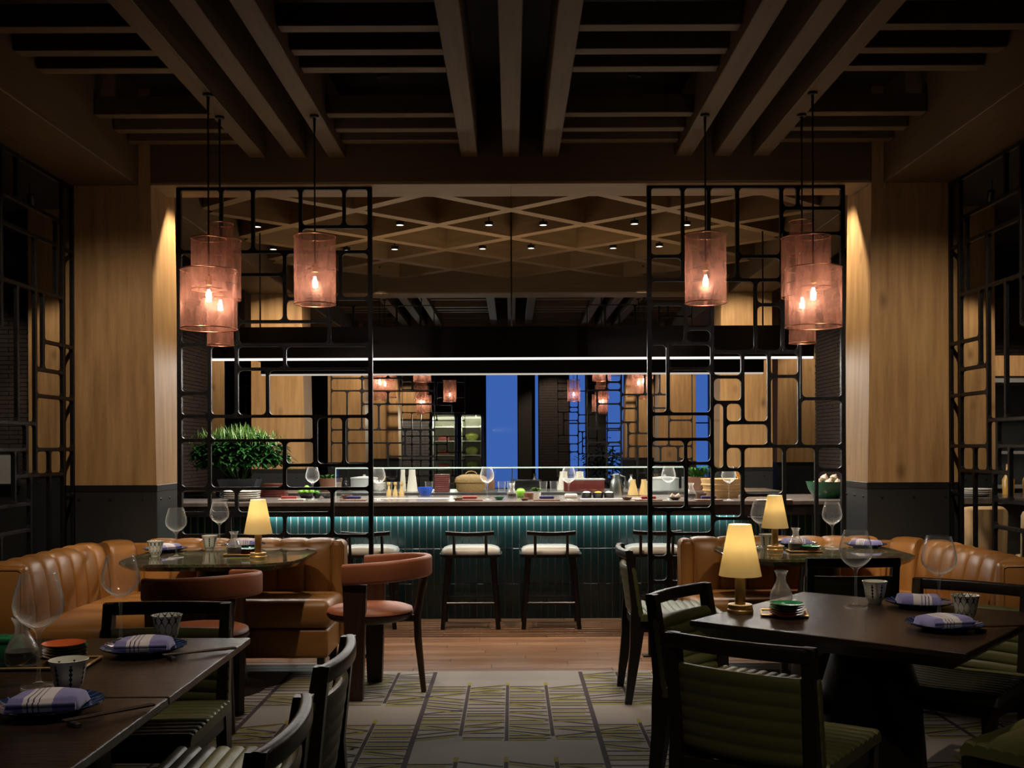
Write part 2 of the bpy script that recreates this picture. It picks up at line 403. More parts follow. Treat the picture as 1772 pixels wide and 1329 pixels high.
def obj(name, bm, mat, parent=None, smooth=None, loc=None, rot=None):
    bmesh.ops.recalc_face_normals(bm, faces=bm.faces)
    me = bpy.data.meshes.new(name); bm.to_mesh(me); bm.free()
    me.materials.append(M[mat])
    if smooth:
        me.shade_smooth(); me.set_sharp_from_angle(angle=R(smooth))
    o = bpy.data.objects.new(name, me)
    if loc is not None: o.location = loc
    if rot is not None: o.rotation_euler = rot
    return link(o, parent)
def tag(o, label, cat, group=None):
    o['label'] = label; o['category'] = cat
    if group: o['group'] = group
    return o
def struct(o): o['kind'] = 'structure'; return o
def stuff(o): o['kind'] = 'stuff'; return o
def thing(name, label, cat, loc=(0,0,0), rz=0, group=None):
    o = bpy.data.objects.new(name, None); o.empty_display_size = 0.1; C.objects.link(o)
    o.location = loc; o.rotation_euler = (0, 0, rz)
    return tag(o, label, cat, group)
def dup(src, loc=None, rz=None, label=None, group=None, parent=None, mirror=False):
    r = src.copy(); C.objects.link(r)
    if parent is not None: r.parent = parent
    if loc is not None: r.location = loc
    if rz is not None: r.rotation_euler = (0, 0, rz)
    if mirror: r.scale = (-1, 1, 1)
    if label: r['label'] = label
    if group: r['group'] = group
    for ch in list(src.children): dup(ch, parent=r)
    return r
def inst(name, me, parent, loc, rot=None, scale=None):
    o = bpy.data.objects.new(name, me); o.location = loc
    if rot: o.rotation_euler = rot
    if scale: o.scale = scale
    return link(o, parent)

# ---------------------------------------------------------------- floor
bm = nb(); box(bm, -8, -3.5, -0.12, 8, 26.4, 0)
floor = struct(obj('floor', bm, 'walnut'))
bm = nb(); box(bm, -0.5975, -0.0435, -0.004, 0.5975, 0.0435, 0.003, 0.002)
pk = obj('plank', bm, 'floor_oak', floor); first = True
yy = 6.275; row = 0
while yy < 8.14:
    x = -3.6 + (row * 0.47) % 1.2
    while x < 3.7:
        if first: pk.location = (x, yy, 0); first = False
        else: inst('plank', pk.data, floor, (x, yy, 0))
        x += 1.2
    yy += 0.0905; row += 1
# ---------------------------------------------------------------- carpet with woven bamboo drawing
carpet_o = thing('carpet', 'grey woven carpet with plum and lime bamboo line drawing', 'carpet', (0, 0, 0))
bm = nb(); box(bm, -4.6, -3.0, 0.0, 4.6, 6.228, 0.004); obj('pile', bm, 'carpet_pile', carpet_o)
def strip(bm, x0, y0, x1, y1, w, z=0.0046):
    d = Vector((x1-x0, y1-y0)); d.normalize(); n = Vector((-d.y, d.x))*w/2
    bm.faces.new([bm.verts.new((p[0]+s*n.x, p[1]+s*n.y, z)) for p, s in (((x0,y0),1),((x0,y0),-1),((x1,y1),-1),((x1,y1),1))])
dk = nb(); ye = nb(); rnd = random.Random(3)
GW = 0.86; CW = GW/4
for gi in range(-5, 6):
    gx = -0.46 + gi*GW
    strip(dk, gx, -1.0, gx, 6.2, 0.024)
    yb = 6.05 + (0.0 if gi % 2 == 0 else 0.62)
    while yb > -0.5:
        y1 = min(yb - 0.18, 6.2); y0 = yb - 1.28
        if y1 > y0:
            for c in range(1, 4):
                strip(dk, gx+c*CW, y0+(0.06 if c != 2 else -0.02), gx+c*CW, y1, 0.017, 0.0049)
                strip(ye, gx+c*CW, y1-0.02, gx+c*CW, min(y1+0.05, 6.2), 0.02, 0.0051)
            for c in range(4):
                y = y1 - 0.05; k = 0
                while y > y0 + 0.02:
                    sl = rnd.choice((0, 0, 0.0, 0.07, -0.07)); 
                    a, b = (gx+c*CW+0.012, gx+(c+1)*CW-0.012)
                    strip(dk, a, min(y+sl/2, 6.2), b, min(y-sl/2, 6.2), 0.016, 0.0047)
                    if rnd.random() < 0.8: strip(ye, a, y-0.028+sl/2, b-0.03*rnd.random(), y-0.028-sl/2, 0.017, 0.0050)
                    y -= rnd.uniform(0.045, 0.08); k += 1
        yb -= 1.42
stuff(obj('plum_lines', dk, 'carpet_plum', carpet_o)); stuff(obj('lime_lines', ye, 'carpet_lime', carpet_o))
# ---------------------------------------------------------------- walls
bm = nb(); box(bm, -8, -3.62, 0, 8, -3.5, CEIL); struct(obj('wall_back', bm, 'dark_wall'))
bm = nb(); box(bm, -8.12, -3.5, 0, -8, 26.4, CEIL); struct(obj('wall_left', bm, 'dark_wall'))
bm = nb(); box(bm, 8, -3.5, 0, 8.12, 26.4, CEIL); struct(obj('wall_right', bm, 'dark_wall'))
WIN = [(-0.664, 0.159), (0.563, 0.68), (1.40, 1.86), (2.34, 2.92), (4.2, 4.95), (7.2, 7.75)]
bm = nb(); xs = [-8] + [v for w in WIN for v in w] + [8]
for a, b in zip(xs[::2], xs[1::2]): box(bm, a, 26.0, 0, b, 26.3, CEIL)
for a, b in WIN: box(bm, a, 26.0, 0, b, 26.3, 0.3); box(bm, a, 26.0, 3.2, b, 26.3, CEIL)
wall_far = struct(obj('wall_far', bm, 'dark_wall'))
for i, (a, b) in enumerate(WIN):
    w = struct(thing('window_%d' % (i+1), 'tall dusk blue window in the far wall', 'window', (0, 0, 0)))
    del w['label']; del w['category']
    bm = nb(); box(bm, a, 26.1, 0.3, b, 26.12, 3.2); obj('pane', bm, 'window_glass', w)
    bm = nb()
    for x0, x1 in ((a, a+0.02), (b-0.02, b)): box(bm, x0, 26.05, 0.3, x1, 26.18, 3.2)
    if 0.3 < b-a < 0.8: box(bm, a, 26.06, 1.9, b, 26.17, 1.93)
    obj('window_frame', bm, 'black_metal', w)
# brick piers and brick panels: every brick is real, joined because they are a few pixels high
def bricks(name, x0, x1, y0, y1, z0, z1, faces, mat='brick', bh=0.042, bl=0.19, joint=0.006):
    core = nb(); box(core, x0+0.012, y0+0.012, z0, x1-0.012, y1-0.012, z1)
    p = struct(obj(name, core, 'mortar'))
    bm = nb()
    for f in faces:
        L = (x1-x0) if f in 'FB' else (y1-y0); nrow = int((z1-z0)/bh)
        for r in range(nrow):
            u = -(bl/2 if r % 2 else 0); za = z0+r*bh; zb = za+bh-joint
            while u < L:
                a = max(u, 0); b = min(u+bl-joint, L); dpt = 0.012 + random.uniform(-0.002, 0.002)
                if b-a > 0.02:
                    if f == 'F': box(bm, x0+a, y0+0.012-dpt, za, x0+b, y0+0.02, zb)
                    elif f == 'R': box(bm, x1-0.02, y0+a, za, x1-0.012+dpt, y0+b, zb)
                    elif f == 'L': box(bm, x0+0.012-dpt, y0+a, za, x0+0.02, y0+b, zb)
                u += bl
    stuff(obj('bricks', bm, mat, p)); return p
bricks('wall_pier_1', -4.55, -3.6, 11.3, 12.35, 0.0, 3.6, 'FR')
bricks('wall_pier_2', 3.6, 4.55, 11.3, 12.35, 0.0, 3.6, 'FL')
bricks('wall_pier_3', 0.66, 1.40, 25.3, 25.98, 0.3, 3.2, 'FL', bh=0.065)
bricks('wall_pier_4', -3.1, -1.95, 24.6, 25.2, 0.0, 2.0, 'F', 'pale_brick', bh=0.07)
bricks('wall_panel_5', -7.9, -4.75, 10.45, 10.7, 1.0, 2.9, 'F', bh=0.044)
bricks('wall_panel_6', 4.9, 7.9, 11.6, 11.9, 0.0, 3.0, 'F', bh=0.044)
bm = nb(); box(bm, -3.1, 24.6, 2.0, -1.95, 25.0, 3.5); struct(obj('trim_1', bm, 'oak'))
# ---------------------------------------------------------------- ceiling
bm = nb(); box(bm, -8, -3.5, CEIL, 8, 26.4, CEIL+0.1)
ceiling = struct(obj('ceiling', bm, 'ceiling_paint'))
def cpart(name, mat, *b, bev=0.004):
    m = nb(); box(m, *b, bev); return obj(name, m, mat, ceiling)
SOF = 3.01
for y in (6.58, 11.3, 16.0, 20.7):
    cpart('cross_beam', 'oak_beam_x', -2.28, y, SOF+0.012, 2.28, y+0.34, CEIL)
    cpart('soffit_board', 'soffit_oak', -2.28, y+0.004, SOF, -0.001, y+0.336, SOF+0.012, bev=0.001)
    cpart('soffit_board', 'soffit_oak', 0.001, y+0.004, SOF, 2.28, y+0.336, SOF+0.012, bev=0.001)
for s in (-1, 1):
    for y0, y1 in ((-0.5, 6.58), (6.58, 11.3), (11.3, 16.0), (16.0, 20.7)):
        a, b = sorted((s*2.36, s*2.83)); cpart('side_beam', 'oak_beam_y', a, y0, SOF, b, y1, CEIL)
BX = [-1.60, -1.345, -1.10, -0.262, 0.0, 0.25, 1.09, 1.335, 1.58]
for y0, y1 in ((0.8, 6.575), (11.66, 15.99), (16.36, 20.69)):
    m = nb(); box(m, -0.052, 0, 3.178, 0.052, y1-y0, 3.50, 0.004)
    b0 = obj('ceiling_beam', m, 'oak_beam_y', ceiling, loc=(BX[0], y0, 0))
    for x in BX[1:]: inst('ceiling_beam', b0.data, ceiling, (x, y0, 0))
    gaps = ((-2.355, -1.655), (-1.045, -0.317), (0.305, 1.035), (1.635, 2.355))
    meshes = []
    for a, b in gaps:
        m = nb(); box(m, a, -0.038, 3.235, b, 0.038, 3.34, 0.003)
        meshes.append(m)
    base = []
    for m in meshes:
        o = obj('ceiling_slat', m, 'oak_beam_x', ceiling, loc=(0, y1-0.135, 0)); base.append(o.data)
    yg = y1 - 0.135; k = 0
    ys = []
    while yg > y0 + 0.1:
        ys += [yg, yg-0.235, yg-0.515]; yg -= 1.23
    for y in ys[1:]:
        if y < y0 + 0.1: continue
        for me in base: inst('ceiling_slat', me, ceiling, (0, y, 0))
# timber lattice above the bar bay
LX, LY, LZ = 0.605, 0.54, 3.18
y0, y1 = 6.93, 11.295; x0, x1 = -2.355, 2.355
for sgn in (1, -1):
    for k in range(-8, 12):
        # line: sgn*X/LX + (Y-6.99)/LY = 2k
        pts = []
        for X in (x0, x1):
            Y = 6.99 + LY*(2*k - sgn*X/LX)
            if y0 <= Y <= y1: pts.append((X, Y))
        for Y in (y0, y1):
            X = sgn*LX*(2*k - (Y-6.99)/LY)
            if x0 <= X <= x1: pts.append((X, Y))
        if len(pts) < 2: continue
        a, b = Vector(pts[0]), Vector(pts[-1]); L = (b-a).length
        if L < 0.2: continue
        m = nb(); box(m, 0, -0.048, 0, L, 0.048, 0.30)
        obj('lattice_beam', m, 'lattice_wood', ceiling, loc=(a.x, a.y, LZ + (0.0008 if sgn > 0 else 0)), rot=(0, 0, math.atan2(b.y-a.y, b.x-a.x)))
# ---------------------------------------------------------------- downlights in the lattice and track spots
def can(label, loc, group, r=0.026, h=0.09, tgt=None, rec=0.010):
    t = thing('downlight', label, 'downlight', loc, 0, group)
    if tgt is not None:
        d = Vector(tgt)-Vector(loc); t.rotation_euler = d.to_track_quat('-Z', 'Y').to_euler()
    m = nb(); lathe(m, [(r*0.85, rec+0.002), (r*0.86, 0), (r, 0), (r, h), (0, h)], 20); obj('can', m, 'black_metal', t, 35)
    m = nb(); lathe(m, [(0, rec), (r*0.84, rec)], 20); obj('lens', m, 'downlight_glow', t)
    m = nb(); tube(m, [(0, 0, h), (0, 0, h+0.09)], 0.006); obj('stem', m, 'black_metal', t)
    return t
for px, py in LATT:
    p = onz(px, py, 3.195); p.z = 3.195
    can('small black downlight hanging inside the timber lattice over the bar', p, 'lattice downlights', 0.036, 0.03, None, 0.003)
    spot((p.x, p.y, 3.19), (p.x, p.y, 0), 20, 60, 0.8)
for a in SPOTS:
    L = Vector(a[0]); L.z += 0.02
    can('black ceiling spot, partly added set, tucked between the oak beams of the dining room', L, 'dining room ceiling spots', 0.034, 0.13, a[1], 0.075)
BAYSPOTS = [((5.3, 9.3, 3.4), (5.4, 10.6, 1.5), 120, 70), ((3.9, 7.2, 3.4), (4.0, 8.2, 0.9), 60, 60), ((-5.3, 9.2, 3.4), (-5.3, 10.4, 1.2), 25, 70), ((1.0, 23.8, 3.4), (1.0, 25.4, 1.6), 90, 70), ((-0.9, 20.9, 3.3), (-1.1, 22.0, 1.6), 40, 60),  # this row: spots added to brighten the side rooms and far room
            ((-1.9, 7.06, 3.28), (-2.35, 6.80, 1.2), 170, 70), ((1.9, 7.06, 3.28), (2.35, 6.80, 1.2), 170, 70),
            ((-1.85, 9.95, 3.10), (-2.55, 11.3, 1.9), 190, 70), ((1.85, 9.95, 3.10), (2.55, 11.3, 1.9), 190, 70),
            ((-1.42, 11.12, 3.16), (-1.42, 11.30, 2.6), 26, 70), ((1.42, 11.12, 3.16), (1.42, 11.30, 2.6), 26, 70),
            ((-1.75, 14.9, 3.2), (-2.5, 16.0, 1.6), 160, 60), ((1.75, 14.9, 3.2), (2.5, 16.0, 1.6), 160, 60),
            ((-1.75, 19.5, 3.2), (-2.5, 20.7, 1.6), 170, 60), ((1.75, 19.5, 3.2), (2.5, 20.7, 1.6), 170, 60),
            ((-4.1, 8.9, 3.4), (-4.35, 9.9, 1.5), 60, 60), ((4.1, 8.9, 3.4), (4.35, 9.9, 1.5), 90, 60),
            ((-3.95, 13.6, 3.4), (-4.2, 14.6, 1.5), 90, 60), ((3.95, 13.6, 3.4), (4.2, 14.6, 1.5), 90, 60),
            ((-2.4, 23.6, 3.4), (-2.5, 24.6, 1.6), 130, 60), ((0, 14.0, 3.2), (0, 14.0, 0), 60, 80), ((0, 18.4, 3.2), (0, 18.4, 0), 60, 80),
            ((-0.62, 7.10, 3.15), (-0.62, 7.80, 0.5), 130, 50), ((0.62, 7.10, 3.15), (0.62, 7.80, 0.5), 130, 50)]
for a in BAYSPOTS:
    spot(a[0], a[1], a[2], a[3], 0.5)
    L = Vector(a[0]); L.z += 0.02
    can('black ceiling spot, partly added set, aimed at an oak clad pillar or wall', L, 'pillar spots', 0.03, 0.10, a[1])
# ---------------------------------------------------------------- oak pillars on steel bases
def pillar(label, xin, xout, y, depth=0.47, strip=False, bolts=True):
    s = 1 if xin > 0 else -1
    t = thing('pillar', label, 'pillar', (0, 0, 0))
    a, b = sorted((xin, xout)); zb = 1.11; top = SOF if strip else CEIL
    def sec(z, grow):
        x0, x1 = (a-(grow if s > 0 else 0), b+(grow if s < 0 else 0))
        return [(x0, y, z), (x1, y, z), (x1, y+depth, z), (x0, y+depth, z)]
    bm = nb(); prism(bm, [sec(zb, 0.03), sec(top-0.001, 0.0)]); obj('oak_cladding', bm, 'oak', t)
    if strip:
        x0, x1 = sorted((s*2.282, s*2.358)); bm = nb(); box(bm, x0, y, SOF, x1, y+depth, CEIL-0.001); obj('head_post', bm, 'oak', t)
    bm = nb(); x0, x1 = a-(0.034 if s > 0 else 0.004), b+(0.034 if s < 0 else 0.004)
    box(bm, x0, y-0.006, 0, x1, y+depth+0.006, zb, 0.003); base = obj('steel_base', bm, 'steel_base', t)
    bm = nb(); box(bm, x0-0.004, y-0.010, zb-0.04, x1+0.004, y+depth+0.01, zb+0.002, 0.002); obj('base_band', bm, 'black_metal', t)
    if bolts:
        bm = nb(); lathe(bm, [(0.0, 0.008), (0.006, 0.007), (0.009, 0.0)], 10); bmesh.ops.rotate(bm, verts=bm.verts, matrix=Matrix.Rotation(R(90), 3, 'X'))
        bo = obj('bolt', bm, 'black_metal', base, 40, loc=(a+0.08, y-0.006, 1.02))
        for z in (1.02, 0.14):
            for fx in (0.16, 0.5, 0.84): inst('bolt', bo.data, base, (x0+(x1-x0)*fx, y-0.006, z))
        for z in (1.02, 0.14):
            for fy in (0.15, 0.5, 0.85): inst('bolt', bo.data, base, (x0 if s > 0 else x1, y+depth*fy, z), (0, 0, R(-90 if s > 0 else 90)))
        bpy.data.objects.remove(bo)
    return t
PL = ['oak clad pillar on dark steel base between %s', ]
pillar('oak clad pillar between a caramel banquette and the planter end of the bar', -2.28, -2.83, 6.58, strip=True)
pillar('oak clad pillar between a caramel banquette and the green bowl on the bar', 2.28, 2.83, 6.58, strip=True)
pillar('oak clad pillar standing behind the leafy planter', -2.28, -2.83, 11.3, strip=True)
pillar('oak clad pillar standing behind the bamboo steamer', 2.28, 2.83, 11.3, strip=True)
pillar('oak clad pillar just beyond the bar kitchen on the planter side', -2.28, -2.83, 16.0, strip=True, bolts=False)
pillar('oak clad pillar just beyond the bar kitchen on the steamer side', 2.28, 2.83, 16.0, strip=True, bolts=False)
pillar('oak clad pillar in the far room next to the pale brick panel', -2.28, -2.83, 20.7, strip=True, bolts=False)
pillar('oak clad pillar in the far room next to the blue windows', 2.28, 2.83, 20.7, strip=True, bolts=False)
pillar('outer oak clad pillar seen through the side screen beside the ledge window', -4.05, -4.6, 9.9)
pillar('outer oak clad pillar seen through the side screen above the cream chairs', 4.05, 4.6, 9.9)
pillar('outer oak clad pillar showing as a strip beside the brick pier', -3.75, -4.4, 14.6, bolts=False)
pillar('outer oak clad pillar behind the dark kitchen on the steamer side', 3.75, 4.4, 14.6, bolts=False)
# ---------------------------------------------------------------- bar with teal tiles
bar = thing('tiled_bar', 'bar front of upright dark teal glazed tiles with pale grout', 'bar', (0, 8.15, 0))
bm = nb(); box(bm, -2.84, 0.008, 0, 2.84, 0.5, 0.828); obj('core', bm, 'grout', bar)
bm = nb(); box(bm, -0.0243, -0.0005, -0.1345, 0.0243, 0.012, 0.1345, 0.0022)
tl = obj('tile', bm, 'teal_tile', bar); first = True
for r, zc in enumerate((0.1385, 0.4145, 0.6905)):
    for i in range(100):
        p = (-2.772+i*0.056, random.uniform(-0.0012, 0.0012), zc)
        if first: tl.location = p; first = False
        else: inst('tile', tl.data, bar, p)
bm = nb(); box(bm, -1.95, -0.05, 0.815, 1.74, -0.03, 0.8275); obj('led_strip', bm, 'led', bar)
light('under_counter_light', 'AREA', (-0.1, -0.022, 0.812), 13, (0.92, 1.0, 0.95), bar, (R(0), 0, 0), shape='RECTANGLE', size=3.7, size_y=0.02)
top = thing('counter_top', 'long dark stone bar counter top with deep fascia', 'counter', (0, 7.75, 0))
bm = nb(); box(bm, -2.86, 0.0, 0.905, 2.86, 1.0, 0.937, 0.004); obj('slab', bm, 'counter_stone', top)
bm = nb(); box(bm, -2.85, 0.006, 0.8285, 2.85, 0.05, 0.905, 0.003); obj('fascia', bm, 'fascia_stone', top)
bm = nb(); box(bm, -2.85, 0.05, 0.8285, 2.85, 0.99, 0.904); obj('underside', bm, 'black_metal', top)
bc = thing('back_counter', 'dark kitchen counter standing behind the bar under the hood', 'counter', (0, 9.25, 0))
bm = nb(); box(bm, -2.4, 0, 0, 2.4, 0.7, 0.90); obj('cabinet', bm, 'black_metal', bc)
bm = nb(); box(bm, -2.42, -0.02, 0.90, 2.42, 0.72, 0.94, 0.003); obj('worktop', bm, 'stainless', bc)
# ---------------------------------------------------------------- extraction hood
hood = thing('extraction_hood', 'dark steel extraction hood hanging over the bar with light strips', 'hood', (0, 0, 2.05))
def hp(name, mat, *b):
    m = nb(); box(m, *b); return obj(name, m, mat, hood)
hp('front_fascia', 'hood_steel', -2.375, 8.20, 0.0, 2.385, 8.25, 0.245)
hp('back_fascia', 'hood_steel', -2.375, 9.84, -0.01, 2.385, 9.89, 0.245)
hp('side_fascia', 'hood_steel', -2.375, 8.25, 0.10, -2.33, 9.84, 0.245); hp('side_fascia', 'hood_steel', 2.34, 8.25, 0.10, 2.385, 9.84, 0.245)
hp('top_panel', 'hood_steel', -2.33, 8.25, 0.225, 2.34, 9.84, 0.245)
hp('led_strip', 'led', -2.37, 8.202, -0.016, 2.38, 8.248, -0.0005)
hp('led_strip', 'led_dim', -2.37, 9.842, -0.024, 2.38, 9.888, -0.0105)
light('hood_strip_light', 'AREA', (0, 8.235, -0.03), 120, COOL, hood, (R(-3), 0, 0), shape='RECTANGLE', size=4.6, size_y=0.04)
light('hood_strip_light', 'AREA', (0, 9.80, -0.04), 80, COOL, hood, (R(3), 0, 0), shape='RECTANGLE', size=4.6, size_y=0.04)
hp('added_uplight_strip', 'led_dim', -1.9, 8.9, 0.246, 1.9, 9.1, 0.256)  # glowing strip and lamp below added to brighten the lattice
light('added_uplight', 'AREA', (0, 9.0, 0.27), 17, WARM, hood, (R(180), 0, 0), shape='RECTANGLE', size=3.8, size_y=0.18)
for x in (-2.15, 0.0, 2.15):
    m = nb(); tube(m, [(x, 8.9, 0.24), (x, 8.9, 1.45)], 0.007); obj('hanger_rod', m, 'black_metal', hood)
# ---------------------------------------------------------------- glass guard on the bar
gd = thing('glass_guard', 'clear glass display guard standing along the bar top', 'glass guard', (0, 8.42, 0.937))
def gp(name, mat, *b):
    m = nb(); box(m, *b); return obj(name, m, mat, gd)
GX0, GX1, GZ = -1.43, 1.42, 0.235
gp('front_pane', 'pane_glass', GX0, 0, 0.0, -0.006, 0.006, GZ); gp('front_pane', 'pane_glass', 0.006, 0, 0.0, GX1, 0.006, GZ)
gp('top_pane', 'pane_glass', GX0, 0.0, GZ, GX1, 0.27, GZ+0.008)
gp('end_pane', 'pane_glass', GX0, 0.006, 0, GX0+0.006, 0.27, GZ); gp('end_pane', 'pane_glass', GX1-0.006, 0.006, 0, GX1, 0.27, GZ)
gp('polished_edge', 'glass_edge', GX0, -0.004, GZ-0.001, GX1, -0.0005, GZ+0.010)
gp('polished_edge', 'glass_edge', GX0, -0.0035, 0, GX0+0.006, -0.0005, GZ); gp('polished_edge', 'glass_edge', GX1-0.006, -0.0035, 0, GX1, -0.0005, GZ)
gp('steel_joint', 'stainless', -0.004, -0.002, 0, 0.004, 0.008, GZ)
for x in (-1.36, 1.36):
    m = nb(); lathe(m, [(0, 0.0), (0.03, 0.0), (0.03, 0.012), (0, 0.016)], 16, (x, -0.03, 0)); obj('clamp_foot', m, 'stainless', gd, 40)
# ---------------------------------------------------------------- bar stools
def make_stool():
    t = thing('bar_stool', 'x', 'stool')
    m = nb(); prism(m, [[(px*0.232, py*0.20, z) for px, py in rsect(2, 2, 0.55, 6)] for z in (0.528, 0.548)]); obj('seat_frame', m, 'black_wood', t, 40)
    lv = [(0.96, 0.548), (0.98, 0.566), (0.93, 0.585), (0.78, 0.598), (0.4, 0.604)]
    m = nb(); prism(m, [[(px*0.222*s, py*0.19*s, z) for px, py in rsect(2, 2, 0.6, 6)] for s, z in lv]); obj('seat', m, 'white_leather', t, 50)
    for sx in (-1, 1):
        for sy in (-1, 1):
            m = nb(); tube(m, [(sx*0.165, sy*0.14, 0.53), (sx*0.205, sy*0.175, 0.0)], [0.020, 0.017], 10); obj('leg', m, 'black_wood', t, 40)
    for s in (-1, 1):
        m = nb(); tube(m, [(-0.19, s*0.162, 0.19), (0.19, s*0.162, 0.19)], 0.011); obj('stretcher', m, 'black_wood', t, 40)
        m = nb(); tube(m, [(s*0.187, -0.16, 0.235), (s*0.187, 0.16, 0.235)], 0.011); obj('stretcher', m, 'black_wood', t, 40)
        m = nb(); tube(m, [(s*0.118, -0.192, 0.53), (s*0.118, -0.215, 0.70)], 0.011); obj('back_post', m, 'black_wood', t, 40)
    m = nb(); sweep(m, [(-0.175+0.35*k/10, -0.222+0.02*(1-(k-5)**2/25)*-1, 0.712-0.008*(1-((k-5)/5)**2)) for k in range(11)], rsect(0.026, 0.034, 0.011)); obj('back_rail', m, 'black_wood', t, 50)
    return t
st = make_stool(); st.location = (-0.31, 7.82, 0.003)
G = 'stools along the bar'
st['label'] = 'white padded black bar stool standing clear, nearest the red plate stack'; st['group'] = G
dup(st, (0.285, 7.82, 0.003), 0, 'white padded black bar stool standing clear, nearest the steel pitcher', G)
dup(st, (-1.075, 7.84, 0.003), 0, 'white padded black bar stool partly behind the iron screen near the limes', G)
dup(st, (1.06, 7.84, 0.003), 0, 'white padded black bar stool behind the iron screen near the steamers', G)
# ---------------------------------------------------------------- iron screens made of welded rounded rings
def ring_mesh(bm, u0, v0, u1, v1, hb, r, t, M3):
    r = min(r, (u1-u0)/2-hb-0.002, (v1-v0)/2-hb-0.002)
    if r <= 0.002: r = 0.002
    a0, b0, a1, b1 = u0+hb, v0+hb, u1-hb, v1-hb; n = 4
    cs = [((a1-r, b1-r), 0, (u1, v1)), ((a0+r, b1-r), 90, (u0, v1)), ((a0+r, b0+r), 180, (u0, v0)), ((a1-r, b0+r), 270, (u1, v0))]
    sides = []
    for s in (-t/2, t/2):
        arcs = [[bm.verts.new(M3(c[0]+r*math.cos(R(a+90*k/n)), c[1]+r*math.sin(R(a+90*k/n)), s)) for k in range(n+1)] for c, a, _ in cs]
        cor = [bm.verts.new(M3(p[0], p[1], s)) for _, _, p in cs]
        for i in range(4):
            for k in range(n): bm.faces.new((cor[i], arcs[i][k], arcs[i][k+1]))
            j = (i+1) % 4; bm.faces.new((cor[i], arcs[i][-1], arcs[j][0], cor[j]))
        sides.append(([v for a in arcs for v in a], cor))
    for A, B in ((sides[0][0], sides[1][0]), (sides[0][1], sides[1][1])):
        m = len(A)
        for k in range(m): bm.faces.new((A[k], A[(k+1)%m], B[(k+1)%m], B[k]))
LC = [(60,70,410,622),(410,70,680,622),(680,70,1085,622),(1085,70,1455,410),(1455,70,1675,410),(1085,410,1675,622),
 (60,622,950,815),(60,815,545,1215),(545,815,950,1215),(950,622,1425,1020),(1425,622,1675,1020),(950,1020,1330,1215),(1330,1020,1675,1410),
 (545,1215,1330,1410),(60,1215,545,1410)]
LC += [(a, b+1230.5, c, d+1230.5) for a, b, c, d in [(60,180,310,595),(310,180,540,790),(540,185,950,388),(950,185,1675,388),(540,388,805,790),(805,388,1675,790),
 (60,595,310,790),(60,790,310,995),(310,790,1215,995),(60,995,310,1405),(310,995,950,1405),(950,995,1215,1205),(1215,790,1455,1205),(1455,790,1675,1205),(950,1205,1675,1405)]]
LC += [(a, b+2461, c, d+2461) for a, b, c, d in [(60,175,310,385),(310,175,540,385),(540,175,1355,385),(1355,175,1675,575),(60,385,480,575),(480,385,950,575),(950,385,1355,575),
 (60,575,500,1610),(500,575,1000,1610),(1000,575,1455,1100),(1000,1100,1455,1610),(1455,575,1675,900),(1455,900,1675,1250),(1455,1250,1675,1610)]]
RC = [(75,55,350,660),(350,55,572,860),(572,55,815,860),(815,55,1190,660),(1190,55,1330,250),(1330,55,1710,250),(1190,250,1710,465),
 (75,660,350,860),(815,660,1190,860),(75,860,600,1065),(600,860,970,1470),(970,860,1200,1070),(970,1070,1200,1470),(1200,465,1345,1470),(1345,465,1710,1870),
 (75,1065,375,1400),(375,1065,600,1275),(375,1275,600,1400)]
RC += [(a, b+1230.5, c, d+1230.5) for a, b, c, d in [(75,170,225,770),(225,170,600,385),(225,385,600,770),(75,770,600,985),(75,985,375,1190),(375,985,600,1190),
 (600,240,860,455),(600,455,860,670),(860,240,1085,845),(600,670,710,1245),(710,670,860,845),(710,845,1085,1045),(710,1045,860,1245),(860,1045,1215,1460),
 (1085,240,1345,450),(1085,450,1345,1045),(1345,640,1710,1045),(1215,1045,1490,1890),(1490,1045,1710,1245),(1490,1245,1710,1890),
 (75,1190,380,1580),(380,1190,605,1580),(605,1245,860,1660),(860,1460,1215,1660),(75,1580,230,1990),(230,1580,605,1790),
 (75,1990,230,2200),(75,2200,230,2845),(230,1790,605,1990),(230,1990,605,2200),(230,2200,605,2845),(605,1660,1215,2845),(1215,1890,1710,2845)]]
SD = 6.655
def screen_cells(cells, ox):
    out = []
    for a, b, c, d in cells:
        p = W(ox+a/4.922, 310+b/4.922, SD); q = W(ox+c/4.922, 310+d/4.922, SD)
        out.append((p.x, max(q.z, 0.012), q.x, min(p.z, SOF-0.004)))
    xs = [v for r in out for v in (r[0], r[2])]
    # undo the small camera roll: snap the outer frame
    lo, hi = min(xs), max(xs)
    return [(lo if abs(r[0]-lo) < 0.03 else r[0], r[1], hi if abs(r[2]-hi) < 0.03 else r[2], r[3]) for r in out], lo, hi
def central_screen(label, cells, ox):
    cs, lo, hi = screen_cells(cells, ox)
    t = thing('iron_screen', label, 'screen', (0, SD, 0))
    for r in cs:
        m = nb(); ring_mesh(m, *r, 0.0105, 0.028, 0.024, lambda u, v, s: (u, s, v)); obj('grille_ring', m, 'iron', t)
    m = nb()
    for x in (lo, hi): box(m, x-0.014, -0.016, 0.004, x+0.014, 0.016, SOF-0.002)
    box(m, lo, -0.016, SOF-0.018, hi, 0.016, SOF-0.002); obj('outer_frame', m, 'iron', t)
    for x in (lo, hi):
        m = nb(); box(m, x-0.05, -0.03, 0.003, x+0.05, 0.03, 0.012); obj('foot_plate', m, 'iron', t)
    return cs
csL = central_screen('tall black iron grille screen in front of the leafy planter', LC, 300)
csR = central_screen('tall black iron grille screen in front of the bamboo steamer', RC, 1110)
